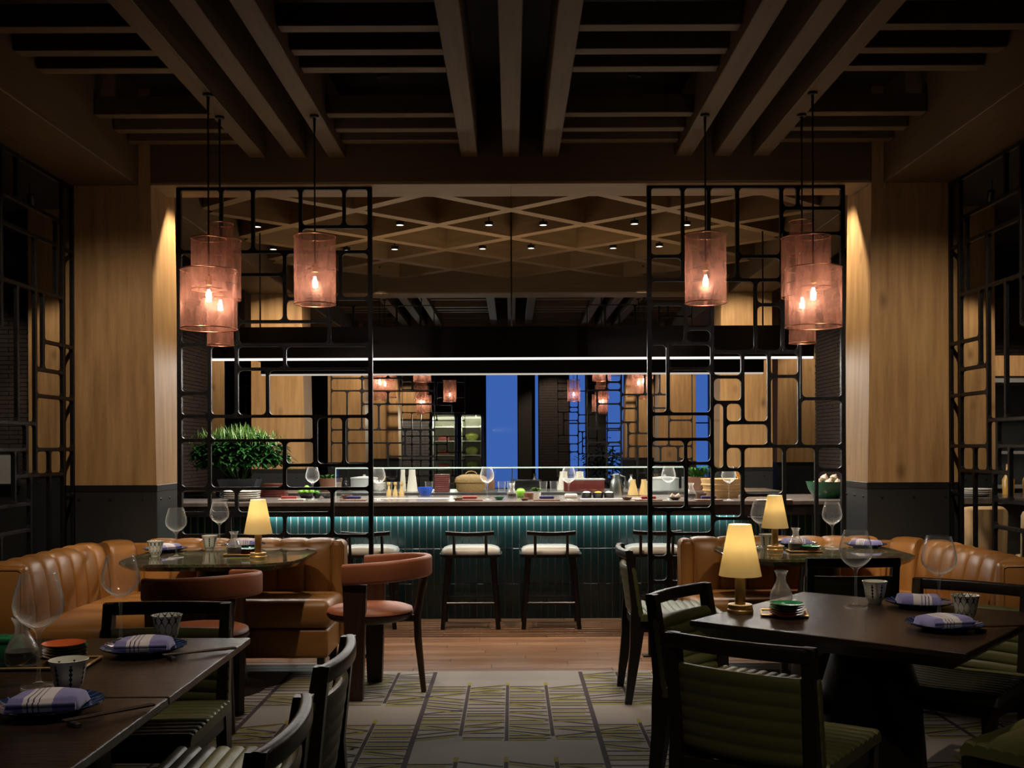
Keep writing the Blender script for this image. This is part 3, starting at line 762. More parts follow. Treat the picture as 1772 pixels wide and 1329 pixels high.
for y, a, b in ((12.2, 'black iron grille screen beyond the bar in front of the pale brick panel', 'black iron grille screen beyond the bar on the steamer side'),
                (20.1, 'small looking black iron grille screen right in front of the glass coolers', 'small looking black iron grille screen right in front of the blue windows')):
    for cs, lab in ((csL, a), (csR, b)):
        m = nb()
        for r in cs: ring_mesh(m, *r, 0.010, 0.028, 0.022, lambda u, v, s: (u, s, v))
        tag(obj('iron_screen', m, 'iron', None, None, (0, y, 0)), lab, 'screen')
# side screens run towards the camera beside the banquettes
SV = [(6.555, 0.01, 3.0), (6.41, 0.01, 3.0), (6.32, 2.27, 2.74), (6.14, 1.80, 2.27), (6.04, 1.19, 2.58), (5.82, 2.74, 3.0), (5.82, 1.49, 2.27), (5.64, 2.0, 3.0),
      (5.92, 1.19, 1.49), (6.22, 0.01, 1.34), (5.97, 0.01, 1.19), (5.78, 1.03, 1.34), (5.52, 0.88, 1.49), (5.45, 1.49, 2.27), (5.62, 0.01, 0.88), (5.25, 0.88, 3.0), (5.1, 0.01, 0.88), (4.9, 0.01, 3.0), (4.55, 1.2, 2.2), (4.2, 0.01, 3.0)]
SH = [(2.985, 4.2, 6.56), (2.74, 5.64, 6.41), (2.58, 5.64, 6.32), (2.27, 5.25, 6.41), (2.58, 6.41, 6.555), (1.98, 6.14, 6.555), (1.81, 6.04, 6.41), (1.655, 6.04, 6.555),
      (1.49, 5.25, 6.04), (1.34, 6.04, 6.555), (1.34, 5.52, 5.92), (1.19, 5.78, 6.41), (1.03, 5.25, 5.97), (1.04, 6.41, 6.555), (0.88, 4.9, 5.97), (0.45, 5.1, 6.41), (2.2, 4.2, 4.9), (1.2, 4.2, 4.9), (2.0, 5.45, 5.64), (1.8, 4.9, 5.25), (0.02, 4.2, 6.56)]
def side_screen(label, s):
    t = thing('iron_screen', label, 'screen', (s*2.77, 0, 0))
    hb = 0.0115
    for y, a, b in SV:
        m = nb(); box(m, -0.012, y-hb, a, 0.012, y+hb, b, 0.003); obj('upright', m, 'iron', t)
    for z, a, b in SH:
        m = nb(); box(m, -0.0115, a, z-hb, 0.0115, b, z+hb, 0.003); obj('rail', m, 'iron', t)
    m = nb(); g = 0.03   # weld fillets where the bars meet
    for z, a, b in SH:
        for y, c, d in SV:
            if a-0.02 <= y <= b+0.02 and c-0.02 <= z <= d+0.02:
                for sy in (-1, 1):
                    if (sy < 0 and y-g < a) or (sy > 0 and y+g > b): continue
                    for sz in (-1, 1):
                        if (sz < 0 and z-g < c) or (sz > 0 and z+g > d): continue
                        p = [(y+sy*hb, z+sz*hb), (y+sy*g, z+sz*hb), (y+sy*(hb+0.005), z+sz*(hb+0.005)), (y+sy*hb, z+sz*g)]
                        prism(m, [[(x, q[0], q[1]) for q in p] for x in (-0.011, 0.011)])
    stuff(obj('weld_fillets', m, 'iron', t))
side_screen('black iron side screen standing beside the orange dish table banquette', -1)
side_screen('black iron side screen standing beside the cream chairs', 1)
# ---------------------------------------------------------------- copper mesh pendants
ZB = 3.178
def make_pendant(name, label, tiers, bulb_z, watts, xy):
    t = thing(name, label, 'pendant light', (xy[0], xy[1], ZB))
    m = nb(); lathe(m, [(0, 0), (0.026, 0), (0.026, -0.012), (0.008, -0.016), (0.006, -0.09), (0, -0.09)], 20); obj('canopy', m, 'black_metal', t, 40)
    m = nb(); tube(m, [(0, 0, -0.08), (0, 0, bulb_z+0.10-ZB)], 0.0045); obj('cord', m, 'black_metal', t)
    for dia, zt, zb in tiers:
        r = dia/2; m = nb(); lathe(m, [(r, zb-ZB), (r, (zt+zb)/2-ZB), (r, zt-ZB)], 64); s = obj('mesh_shade', m, 'copper_mesh', t, 60)
        for z in (zt, zb):
            m = nb(); tube(m, [(r*math.cos(2*PI*k/48), r*math.sin(2*PI*k/48), z-ZB) for k in range(48)], 0.0028, 6, True); obj('rim_ring', m, 'copper_wire', s, 60)
    d0 = max(tiers, key=lambda q: q[0] if q[2] < bulb_z < q[1] else 0)[0]/2
    m = nb()
    for k in range(3):
        a = 0.4+k*2*PI/3; tube(m, [(0, 0, bulb_z+0.085-ZB), (d0*math.cos(a), d0*math.sin(a), bulb_z+0.07-ZB)], 0.0018, 5)
    obj('spider', m, 'black_metal', t)
    m = nb(); lathe(m, [(0, 0.10), (0.016, 0.10), (0.016, 0.055), (0.0, 0.055)], 14, (0, 0, bulb_z-ZB)); obj('socket', m, 'brass', t, 40)
    m = nb(); lathe(m, [(0.012, 0.055), (0.016, 0.035), (0.029, 0.0), (0.030, -0.015), (0.022, -0.035), (0, -0.045)], 20, (0, 0, bulb_z-ZB)); bl = obj('bulb', m, 'bulb_glass', t, 60)
    m = nb()
    for sx, sy in ((-1, -1), (1, 1), (-1, 1), (1, -1)): tube(m, [(sx*0.004, sy*0.004, bulb_z+0.03-ZB), (sx*0.010, sy*0.007, bulb_z-0.028-ZB)], 0.0016, 5)
    obj('filament', m, 'filament', bl)
    light('bulb_light', 'POINT', (0, 0, bulb_z-ZB), watts, (1, 0.86, 0.78), t, shadow_soft_size=0.02)
    return t
pl_ = lambda px, py: onz(px, py, ZB)
PS = make_pendant('pendant_lamp', 'single copper mesh pendant hanging above the planter side stools', [(0.227, 2.51, 2.136)], 2.26, 2.6, pl_(544, 200))
PA = make_pendant('pendant_lamp', 'two tier copper mesh pendant hanging above the planter side banquette', [(0.177, 2.43, 2.166), (0.286, 2.265, 1.962)], 2.135, 2.6, pl_(360, 163))
PB = make_pendant('pendant_lamp', 'three tier copper mesh pendant behind the planter side two tier pendant', [(0.141, 2.585, 2.40), (0.225, 2.494, 2.167), (0.144, 2.21, 1.914)], 2.135, 2.6, pl_(380, 202))
q = pl_(1220, 198); dup(PS, (q.x, q.y, ZB), 0, 'single copper mesh pendant hanging above the steamer side stools')
q = pl_(1406, 160); dup(PA, (q.x, q.y, ZB), 0, 'two tier copper mesh pendant hanging above the steamer side banquette')
q = pl_(1387, 198); dup(PB, (q.x, q.y, ZB), 0, 'three tier copper mesh pendant behind the steamer side two tier pendant')
for y, wh, zz in ((12.6, 'just beyond the bar', ZB), (18.3, 'deep in the far dining room', ZB)):
    for s, sd in ((-1, 'planter'), (1, 'steamer')):
        dup(PS, (s*1.09, y, zz), 0, 'single copper mesh pendant %s on the %s side' % (wh, sd))
        dup(PA, (s*1.58, y+0.35, zz), 0, 'two tier copper mesh pendant %s on the %s side' % (wh, sd))
        dup(PB, (s*1.60, y, zz), 0, 'three tier copper mesh pendant %s on the %s side' % (wh, sd))
# ---------------------------------------------------------------- banquettes
def channel_pad(w):
    path = [(0.0, 0.40), (-0.004, 0.47), (0.0, 0.55), (0.012, 0.63), (0.026, 0.70), (0.042, 0.74), (0.068, 0.762), (0.10, 0.768), (0.15, 0.766)]
    nrm = []
    for i in range(len(path)):
        a = path[max(i-1, 0)]; b = path[min(i+1, len(path)-1)]; d = Vector((b[0]-a[0], b[1]-a[1])).normalized(); nrm.append((-d.y, d.x))
    bm = nb(); n = 10; grid = []
    for k in range(n+1):
        u = -1+2*k/n; bl = 0.017*math.sqrt(max(0, 1-u*u))
        grid.append([bm.verts.new((u*w/2, p[0]+q[0]*bl, p[1]+q[1]*bl*0.6)) for p, q in zip(path, nrm)] + [bm.verts.new((u*w/2, 0.15, 0.40))])
    for a, b in zip(grid, grid[1:]):
        for i in range(len(a)-1): bm.faces.new((a[i], b[i], b[i+1], a[i+1]))
        bm.faces.new((a[-1], b[-1], b[0], a[0]))
    bm.faces.new(grid[0]); bm.faces.new(grid[-1][::-1])
    return bm
def rbox(name, mat, parent, *b, bev=0.03, seg=3, smooth=50):
    m = nb(); box(m, *b, bev, seg); return obj(name, m, mat, parent, smooth)
def banquette(label, s):
    t = thing('banquette', label, 'banquette', (0, 0, 0)); L = 'caramel_leather'
    def X(a, b): return sorted((s*a, s*b))
    def rb(name, x0, y0, z0, x1, y1, z1, **k):
        a, b = X(x0, x1); return rbox(name, k.pop('mat', L), t, a, y0, z0, b, y1, z1, **k)
    pw = 0.166
    pad = obj('back_channel', channel_pad(pw), L, t, 60)
    pad.location = (s*-1.205, 6.44, 0)
    for k in range(1, 7): inst('back_channel', pad.data, t, (s*(-1.205-k*pw), 6.44, 0))
    # corner pad and the run beside the iron screen
    rz = R(90) if s > 0 else R(-90)
    inst('back_channel', pad.data, t, (s*-2.37, 6.38, 0), (0, 0, s*R(48)))
    for k in range(7): inst('back_channel', pad.data, t, (s*-2.455, 6.255-k*pw, 0), (0, 0, s*R(90)))
    rb('back_shell', -2.60, 6.50, 0.13, -1.06, 6.555, 0.752, bev=0.012)
    rb('back_shell', -2.645, 5.17, 0.13, -2.56, 6.50, 0.752, bev=0.012)
    rb('back_end', -1.125, 6.395, 0.13, -1.035, 6.565, 0.772, bev=0.035)
    rb('back_end', -2.66, 5.125, 0.13, -2.405, 5.19, 0.765, bev=0.022)
    for (y, x0, x1) in ((5.124, -2.645, -2.42),):
        a, b = X(x0, x1); m = nb(); tube(m, [(a, y, 0.16), (a, y, 0.735), (a+0.015, y, 0.75), (b-0.015, y, 0.75), (b, y, 0.735), (b, y, 0.16)], 0.005, 6); obj('piping', m, L, t, 60)
    m = nb(); tube(m, [(s*-1.12, 6.393, 0.47), (s*-1.12, 6.39, 0.74), (s*-1.10, 6.40, 0.768), (s*-1.05, 6.40, 0.768), (s*-1.037, 6.40, 0.74), (s*-1.037, 6.393, 0.16)], 0.004, 6); obj('piping', m, L, t, 60)
    rb('seat_cushion', -2.46, 5.975, 0.30, -1.045, 6.46, 0.462, bev=0.05, seg=4)
    rb('seat_cushion', -2.46, 5.18, 0.30, -1.92, 5.97, 0.462, bev=0.05, seg=4)
    rb('seat_base', -2.46, 5.995, 0.13, -1.065, 6.44, 0.298, bev=0.02)
    rb('seat_base', -2.46, 5.20, 0.13, -1.94, 5.99, 0.298, bev=0.02)
    for x, y in ((-1.12, 6.08), (-1.12, 6.50), (-1.9, 6.08), (-2.02, 5.28), (-2.6, 5.22), (-2.6, 6.50)):
        m = nb(); box(m, s*x-0.022, y-0.022, 0.0056, s*x+0.022, y+0.022, 0.135, 0.004); obj('foot', m, 'black_wood', t)
    return t
banquette('caramel leather channelled corner banquette below the planter side pendants', 1)
banquette('caramel leather channelled corner banquette below the steamer side pendants', -1)
# ---------------------------------------------------------------- tables
def poly_top(bm, pts, z0, z1, z2, inset):
    c = Vector((sum(p[0] for p in pts)/len(pts), sum(p[1] for p in pts)/len(pts)))
    def sc_(d): return [((p[0]-c.x)*d[0]+c.x, (p[1]-c.y)*d[1]+c.y) for p in pts]
    w = max(p[0] for p in pts)-min(p[0] for p in pts); h = max(p[1] for p in pts)-min(p[1] for p in pts)
    k = (1-2*inset/w, 1-2*inset/h); e = (1-0.006/w, 1-0.006/h)
    prism(bm, [[(*p, z0) for p in sc_(k)], [(*p, z1) for p in pts], [(*p, z2-0.002) for p in pts], [(*p, z2) for p in sc_(e)]])
def wood_table(label, c, wx, wy, rz, ped=True):
    t = thing('dining_table', label, 'table', (*c, 0), rz)
    m = nb(); poly_top(m, [(-wx/2, -wy/2), (wx/2, -wy/2), (wx/2, wy/2), (-wx/2, wy/2)], 0.678, 0.722, 0.74, 0.055); obj('table_top', m, 'table_oak', t)
    m = nb(); lathe(m, [(0, 0.0056), (0.20, 0.0056), (0.197, 0.10), (0.182, 0.30), (0.165, 0.50), (0.125, 0.64), (0.11, 0.679), (0, 0.679)], 40); obj('pedestal', m, 'chair_wood', t, 40)
    return t
T2C = Vector((1.265, 3.68)); T2A = R(-40)
wood_table('dark oak pedestal table turned cornerwise carrying a glowing brass lamp', T2C, 0.92, 0.92, T2A)
wood_table('dark oak table carrying orange and green dishes and a carafe', (-1.315, 2.9375), 0.95, 0.785, 0)
wood_table('dark oak table pushed end on against the orange dish table', (-1.315, 2.1425), 0.95, 0.785, 0)
def marble_table(label, c, wx, wy, ch, dy=-0.12):
    t = thing('marble_table', label, 'table', (*c, 0))
    a, b = wx/2, wy/2
    corner = []
    for sx, sy in ((1, -1), (1, 1), (-1, 1), (-1, -1)):
        p = [(sx*(a-ch), sy*b), (sx*(a-ch*0.42), sy*(b-ch*0.30)), (sx*(a-ch*0.10), sy*(b-ch*0.72)), (sx*a, sy*(b-ch*1.25))]
        corner += p if (sx, sy) in ((1, -1), (-1, 1)) else p[::-1]
    m = nb(); poly_top(m, corner, 0.700, 0.724, 0.74, 0.03); obj('table_top', m, 'marble', t)
    m = nb(); lathe(m, [(0, 0.03), (0.165, 0.03), (0.15, 0.2), (0.125, 0.5), (0.105, 0.701), (0, 0.701)], 36, (0, dy, 0)); obj('pedestal', m, 'chair_wood', t, 40)
    m = nb(); lathe(m, [(0, 0.0056), (0.26, 0.0056), (0.26, 0.018), (0.2, 0.03), (0, 0.03)], 40, (0, dy, 0)); obj('foot_plate', m, 'chair_wood', t, 40)
T3C = (-1.64, 5.90); T4C = (1.71, 5.98)
marble_table('dark veined marble table in front of the planter side banquette', T3C, 0.98, 0.96, 0.21)
marble_table('dark veined marble table in front of the steamer side banquette', T4C, 1.04, 0.84, 0.2, -0.2)
# ---------------------------------------------------------------- dark chairs with olive leather
def ridged(w, prof_len, n, amp, th, bow=0.0, nx=8, round_=0.012):
    # profile runs along v (0..prof_len); ridges across; returns loops function (u, v, h)
    top = []; m = n*6
    for k in range(m+1):
        v = prof_len*k/m; f = (k/6.0) % 1.0; sc_ = math.sqrt(max(0.0, 1-(2*f-1)**2)); e = min(1, min(v, prof_len-v)/0.02+0.25)
        top.append((v, th*e**0.5+amp*(sc_-0.6)*e))
    bot = [(prof_len, 0), (0, 0)]
    return top+bot
def make_chair():
    t = thing('dining_chair', 'x', 'chair')
    WD = 'chair_wood'
    for s in (-1, 1):
        x = s*0.205
        m = nb(); prism(m, [[(x+dx*wx, y+dy*wy, z) for dx, dy in ((-1,-1),(1,-1),(1,1),(-1,1))] for y, z, wx, wy in
            ((-0.285, 0.0, 0.014, 0.018), (-0.245, 0.30, 0.018, 0.030), (-0.235, 0.42, 0.019, 0.038), (-0.24, 0.50, 0.018, 0.028), (-0.268, 0.72, 0.017, 0.022), (-0.280, 0.798, 0.017, 0.02))]); obj('leg', m, WD, t, 30)
        m = nb(); prism(m, [[(x+dx*wx, y+dy*wx, z) for dx, dy in ((-1,-1),(1,-1),(1,1),(-1,1))] for y, z, wx in
            ((0.225, 0.0, 0.014), (0.212, 0.34, 0.021), (0.208, 0.425, 0.024))]); obj('leg', m, WD, t, 30)
        m = nb(); box(m, x-0.014, -0.21, 0.375, x+0.014, 0.20, 0.432, 0.003); obj('apron', m, WD, t)
    m = nb(); box(m, -0.19, 0.195, 0.385, 0.19, 0.220, 0.432, 0.003); obj('apron', m, WD, t)
    m = nb(); box(m, -0.19, -0.25, 0.385, 0.19, -0.225, 0.432, 0.003); obj('apron', m, WD, t)
    m = nb(); sweep(m, [(-0.222+0.444*k/12, -0.281-0.028*(1-((k-6)/6)**2), 0.777) for k in range(13)], rsect(0.030, 0.046, 0.010)); obj('top_rail', m, WD, t, 50)
    # seat
    pr = ridged(0.47, 0.455, 11, 0.008, 0.040)
    m = nb(); xs = [(-0.236, 0.82), (-0.226, 0.97), (-0.12, 1.0), (0, 0.98), (0.12, 1.0), (0.226, 0.97), (0.236, 0.82)]
    prism(m, [[(x, -0.222+v*1.0, 0.434+h*k-0.006*(1-abs(x)/0.236)) for v, h in pr] for x, k in xs]); obj('seat', m, 'olive_leather', t, 45)
    # backrest, ridged on both faces, bowed
    def face(n): 
        return [(v, h) for v, h in ridged(0, 0.255, n, 0.007, 0.020)[:-2]]
    f1 = face(6); pr = f1 + [(v, -h*0.55) for v, h in f1[::-1]]
    m = nb(); loops = []
    for k in range(15):
        u = -1+2*k/14; x = u*0.228; bow = -0.034*(1-u*u); e = 1.0 if abs(u) < 0.95 else 0.6
        loops.append([(x, -0.222+bow+h*e-0.16*v*0.9, 0.455+v) for v, h in pr])
    prism(m, loops); obj('backrest', m, 'olive_leather', t, 45)
    return t
ch = make_chair()
CH = [  # back-rail midpoint (x, y), facing angle (deg, 0 = away from camera), label
    ((0.63, 2.92), -37, 'olive leather chair turned with its back open, pushed to the lamp table corner'),
    ((0.635, 3.985), -128, 'olive leather chair between the glowing lamp table and the aisle'),
    ((1.825, 4.14), 140, 'olive leather chair on the banquette side of the glowing lamp table'),
    ((1.83, 2.82), 40, 'olive leather chair at the lamp table beside the navy plate with chopsticks'),
    ((0.60, 5.62), -90, 'dark wood chair with pale lit seat standing sideways on the carpet edge'),
    ((1.645, 5.02), 0, 'dark wood chair with its back to the glowing lamp table'),
    ((-1.21, 3.66), 180, 'olive leather chair at the head of the orange dish table'),
    ((-0.47, 2.80), 90, 'olive leather chair at the long side of the orange dish table'),
    ((-0.455, 2.08), 90, 'olive leather chair at the long side of the table pushed end on'),
]
for i, (p, a, lab) in enumerate(CH):
    f = Vector((-math.sin(R(a)), math.cos(R(a)))); c = Vector(p)+f*0.285
    if i == 0: ch.location = (*c, 0.0056); ch.rotation_euler = (0, 0, R(a)); ch['label'] = lab
    else: dup(ch, (*c, 0.0056), R(a), lab)
# ---------------------------------------------------------------- rust leather barrel chairs
def make_barrel():
    t = thing('barrel_chair', 'x', 'chair')
    m = nb(); lathe(m, [(0, 0.432), (0.225, 0.432), (0.236, 0.442), (0.232, 0.456), (0.205, 0.466), (0.12, 0.473), (0, 0.475)], 40); obj('seat', m, 'rust_leather', t, 60)
    m = nb(); lathe(m, [(0, 0.385), (0.17, 0.388), (0.222, 0.405), (0.238, 0.425), (0.236, 0.434), (0, 0.434)], 40); obj('seat_frame', m, 'walnut', t, 60)
    path = [(0.235, 0.09), (0.24, 0.03), (0.242, -0.04)]
    for k in range(1, 16):
        a = -PI*k/16; path.append((0.242*math.cos(a), -0.06+0.262*math.sin(a)))
    path += [(-0.242, -0.04), (-0.24, 0.03), (-0.235, 0.09)]
    P3 = [(x, y, 0.662+0.030*max(0, (0.10-y)/0.42)) for x, y in path]
    m = nb(); sweep(m, P3, rsect(0.042, 0.112, 0.016, 3)); obj('back_rail', m, 'rust_leather', t, 50)
    for s in (-1, 1):
        m = nb(); prism(m, [[(s*0.222+dx*0.016, 0.028+dy*w, z) for dx, dy in ((-1,-1),(1,-1),(1,1),(-1,1))] for z, w in ((0.0, 0.042), (0.35, 0.055), (0.612, 0.064))]); obj('front_leg', m, 'walnut', t, 30)
    m = nb(); tube(m, [(0, -0.310, 0.66), (0, -0.285, 0.55), (0, -0.262, 0.42), (0, -0.268, 0.28), (0, -0.298, 0.0)], [0.021, 0.021, 0.022, 0.021, 0.015], 10); obj('rear_leg', m, 'walnut', t, 40)
    m = nb(); box(m, -0.02, -0.26, 0.385, 0.02, 0.0, 0.425, 0.004); obj('stretcher', m, 'walnut', t)
    return t
bch = make_barrel(); bch.location = (-0.785, 5.735, 0.007); bch.rotation_euler = (0, 0, R(84))
bch['label'] = 'rust leather barrel chair standing free at the aisle beside the banquette end'
dup(bch, (-1.53, 5.08, 0.007), R(46), 'rust leather barrel chair with its back to the orange dish table')
# ---------------------------------------------------------------- table lamps
def make_lamp():
    t = thing('table_lamp', 'x', 'lamp')
    m = nb(); lathe(m, [(0, 0), (0.046, 0), (0.047, 0.003), (0.047, 0.012), (0.044, 0.014), (0.043, 0.016), (0.044, 0.018), (0.044, 0.030), (0.042, 0.032), (0, 0.032)], 36); obj('base', m, 'brass', t, 35)
    m = nb(); lathe(m, [(0.019, 0.031), (0.019, 0.22), (0, 0.22)], 24); obj('stem', m, 'brass', t, 35)
    m = nb(); lathe(m, [(0.077, 0.135), (0.041, 0.322), (0.0395, 0.322), (0.0755, 0.135)], 40, close=True); obj('shade', m, 'lamp_shade', t, 50)
    m = nb(); lathe(m, [(0, 0.232), (0.02, 0.232), (0.02, 0.22), (0, 0.22)], 20); obj('lamp_head', m, 'brass', t, 35)
    light('lamp_light', 'POINT', (0, 0, 0.245), 7.0, (1, 0.89, 0.66), t, shadow_soft_size=0.022)
    return t
lp = make_lamp(); TZ = 0.74
q = onz(1281, 1060, TZ); lp.location = q; lp['label'] = 'brass table lamp with cream cone shade on the cornerwise dark oak table'
dup(lp, onz(447, 966, TZ), 0, 'brass table lamp with cream cone shade on the planter side marble table')
dup(lp, onz(1341, 954, TZ), 0, 'brass table lamp with cream cone shade on the steamer side marble table')
# ---------------------------------------------------------------- tableware
def make_glass():
    m = nb(); lathe(m, [(0, 0.002), (0.040, 0.0015), (0.041, 0.003), (0.020, 0.006), (0.006, 0.012), (0.0042, 0.03), (0.0040, 0.10), (0.0055, 0.128), (0.014, 0.140), (0.038, 0.157), (0.054, 0.176), (0.0585, 0.196), (0.055, 0.222), (0.046, 0.255), (0.040, 0.274),
        (0.0388, 0.274), (0.045, 0.255), (0.0538, 0.222), (0.0573, 0.196), (0.053, 0.177), (0.036, 0.1585), (0.012, 0.1445), (0, 0.142)], 40)
    return obj('wine_glass', m, 'glass', None, 60)
wg = make_glass(); fst = True
def wine(p, label, s=1.0, group=None):
    global fst
    o = wg if fst else wg.copy()
    if not fst: C.objects.link(o)
    fst = False
    o.location = p; o.scale = (s, s, s); return tag(o, label, 'wine glass', group)
def mesh_of(name, bm, mat, smooth=50):
    o = obj(name, bm, mat, None, smooth); me = o.data; bpy.data.objects.remove(o); return me
def cup_mesh(mat):
    m = nb(); lathe(m, [(0, 0.0), (0.024, 0.0), (0.025, 0.006), (0.027, 0.008), (0.034, 0.022), (0.038, 0.045), (0.043, 0.072), (0.0475, 0.084), (0.046, 0.0845), (0.041, 0.072), (0.036, 0.045), (0.031, 0.022), (0.02, 0.012), (0, 0.011)], 36)
    return mesh_of('cup', m, mat)
CUP = {k: cup_mesh(k) for k in ('cup_net', 'cup_rope')}
def put(name, me, p, label, cat, rz=0, group=None, s=None):
    o = bpy.data.objects.new(name, me); C.objects.link(o); o.location = p; o.rotation_euler = (0, 0, rz)
    if s: o.scale = (s, s, s) if isinstance(s, (int, float)) else s
    return tag(o, label, cat, group)
def plate_mesh():
    m = nb(); rings = []; seg = 72
    for r, z in [(0.001, 0.006), (0.06, 0.006), (0.085, 0.011), (0.112, 0.020), (0.122, 0.024), (0.121, 0.021), (0.10, 0.013), (0.072, 0.004), (0.068, 0.0), (0.062, 0.0), (0.06, 0.003), (0.001, 0.003)]:
        rings.append([m.verts.new((rr*math.cos(a), rr*math.sin(a), z)) for a, rr in ((2*PI*i/seg, r*(1+(0.018*math.cos(24*2*PI*i/seg) if r > 0.1 else 0))) for i in range(seg))])
    for a, b in zip(rings, rings[1:]):
        for i in range(seg): m.faces.new((a[i], a[(i+1)%seg], b[(i+1)%seg], b[i]))
    return mesh_of('plate', m, 'plate_navy')
PLATE = plate_mesh()
def napkin_mesh():
    m = nb(); nx, ny = 20, 16; top = []; bot = []
    for i in range(nx+1):
        tr = []; br = []
        for j in range(ny+1):
            u = -1+2*i/nx; v = -1+2*j/ny
            x = u*0.080; y = v*0.056*(1-0.06*u); e = (1-abs(u)**10)*(1-abs(v)**10)
            z = 0.004+0.027*e**0.35*(1+0.12*math.cos(v*1.3)*math.cos(u*1.2))+0.0025*math.sin(3*u+2*v)
            tr.append(m.verts.new((x, y, z))); br.append(m.verts.new((x*0.97, y*0.97, 0.0)))
        top.append(tr); bot.append(br)
    for i in range(nx):
        for j in range(ny):
            m.faces.new((top[i][j], top[i+1][j], top[i+1][j+1], top[i][j+1])); m.faces.new((bot[i][j], bot[i][j+1], bot[i+1][j+1], bot[i+1][j]))
    for i in range(nx):
        m.faces.new((top[i][0], bot[i][0], bot[i+1][0], top[i+1][0])); m.faces.new((top[i][ny], top[i+1][ny], bot[i+1][ny], bot[i][ny]))
    for j in range(ny):
        m.faces.new((top[0][j], top[0][j+1], bot[0][j+1], bot[0][j])); m.faces.new((top[nx][j], bot[nx][j], bot[nx][j+1], top[nx][j+1]))
    # fold lip along the near edge
    for k, zz in enumerate((0.008, 0.018)):
        tube(m, [(-0.074+0.148*q/8, -0.054-0.002*k, zz) for q in range(9)], 0.0055, 6)
    return mesh_of('napkin', m, 'napkin_cloth', 60)
NAP = napkin_mesh()
def setting(p, rz, where, cs=None, group=None):
    put('plate', PLATE, p, 'navy ribbed plate %s' % where, 'plate', rz)
    put('napkin', NAP, (p[0], p[1], p[2]+0.013), 'folded lilac striped napkin %s' % where, 'napkin', rz)
def chopsticks(p, rz, where):
    v = Vector((math.cos(rz), math.sin(rz), 0)); n = Vector((-v.y, v.x, 0))
    m = nb(); box(m, -0.008, -0.022, 0, 0.008, 0.022, 0.010, 0.004, 2)
    tag(obj('chopstick_rest', m, 'stainless', None, 40, Vector(p)-v*0.085, (0, 0, rz)), 'small metal chopstick rest %s' % where, 'chopstick rest')
    for k in (-1, 1):
        m = nb(); tube(m, [(-0.11, 0, 0), (0.11, 0, 0)], [0.0022, 0.0038], 6)
        tag(obj('chopstick', m, 'walnut', None, 40, Vector(p)+n*0.006*k+Vector((0, 0, 0.0135)), (0, 0.035*1, rz)), 'dark chopstick of the pair %s' % where, 'chopstick', 'chopsticks '+where)
def make_dish(mat):
    m = nb(); lathe(m, [(0, 0.003), (0.042, 0.004), (0.057, 0.010), (0.060, 0.0125), (0.058, 0.0115), (0.044, 0.0015), (0.03, 0), (0, 0)], 32); return mesh_of('dish', m, mat)
DISH = {k: make_dish(k) for k in ('orange_glaze', 'green_glaze', 'brown_ceramic')}
def stack(p, mats, where, s=1.0, dz=0.0085):
    nm = {'orange_glaze': 'orange', 'green_glaze': 'green', 'brown_ceramic': 'brown'}
    pos = ['bottom', 'second', 'third', 'fourth', 'fifth']
    for i, k in enumerate(mats):
        w = 'topmost' if i == len(mats)-1 else pos[i]
        put('small_dish', DISH[k], (p[0]+random.uniform(-.0015, .0015), p[1], p[2]+i*dz*s), '%s glazed dish, %s in the stack %s' % (nm[k], w, where), 'dish', i*0.7, None, s)
def carafe_mesh():
    m = nb(); prof = [(0, 0.0), (0.034, 0.0), (0.040, 0.006), (0.0425, 0.025), (0.041, 0.042), (0.031, 0.064), (0.018, 0.088), (0.0165, 0.104), (0.021, 0.118), (0.0265, 0.128), (0.025, 0.1285), (0.0195, 0.118), (0.015, 0.104), (0.0165, 0.088), (0.029, 0.064), (0.039, 0.042), (0.0402, 0.025), (0.037, 0.008), (0, 0.006)]
    return mesh_of('carafe', lathe(m, prof, 36), 'cut_glass')
CAR = carafe_mesh()
LIQ = mesh_of('soy', lathe(nb(), [(0, 0.007), (0.0365, 0.0085), (0.0398, 0.025), (0.0388, 0.040), (0, 0.040)], 28), 'black_enamel')
def carafe(p, where, s=1.0, liquid=True):
    t = thing('carafe', 'small cut glass carafe %s' % where, 'carafe', p); t.scale = (s, s, s)
    inst('vessel', CAR, t, (0, 0, 0))
    if liquid: inst('liquid', LIQ, t, (0, 0, 0))
def tray(p, wx, wy, rz, where):
    t = thing('tray', 'shallow dark tray with brass rim %s' % where, 'tray', p, rz)
    m = nb(); box(m, -wx/2, -wy/2, 0, wx/2, wy/2, 0.006, 0.002); obj('tray_base', m, 'black_enamel', t)
    m = nb()
    for a in (((-wx/2, -wy/2), (wx/2, -wy/2)), ((wx/2, -wy/2), (wx/2, wy/2)), ((wx/2, wy/2), (-wx/2, wy/2)), ((-wx/2, wy/2), (-wx/2, -wy/2))):
        tube(m, [(*a[0], 0.008), (*a[1], 0.008)], 0.0035, 6)
    obj('tray_rim', m, 'brass', t, 50)
def tz(px, py, dz=0.0): v = onz(px, py, TZ+dz); v.z = TZ; return v
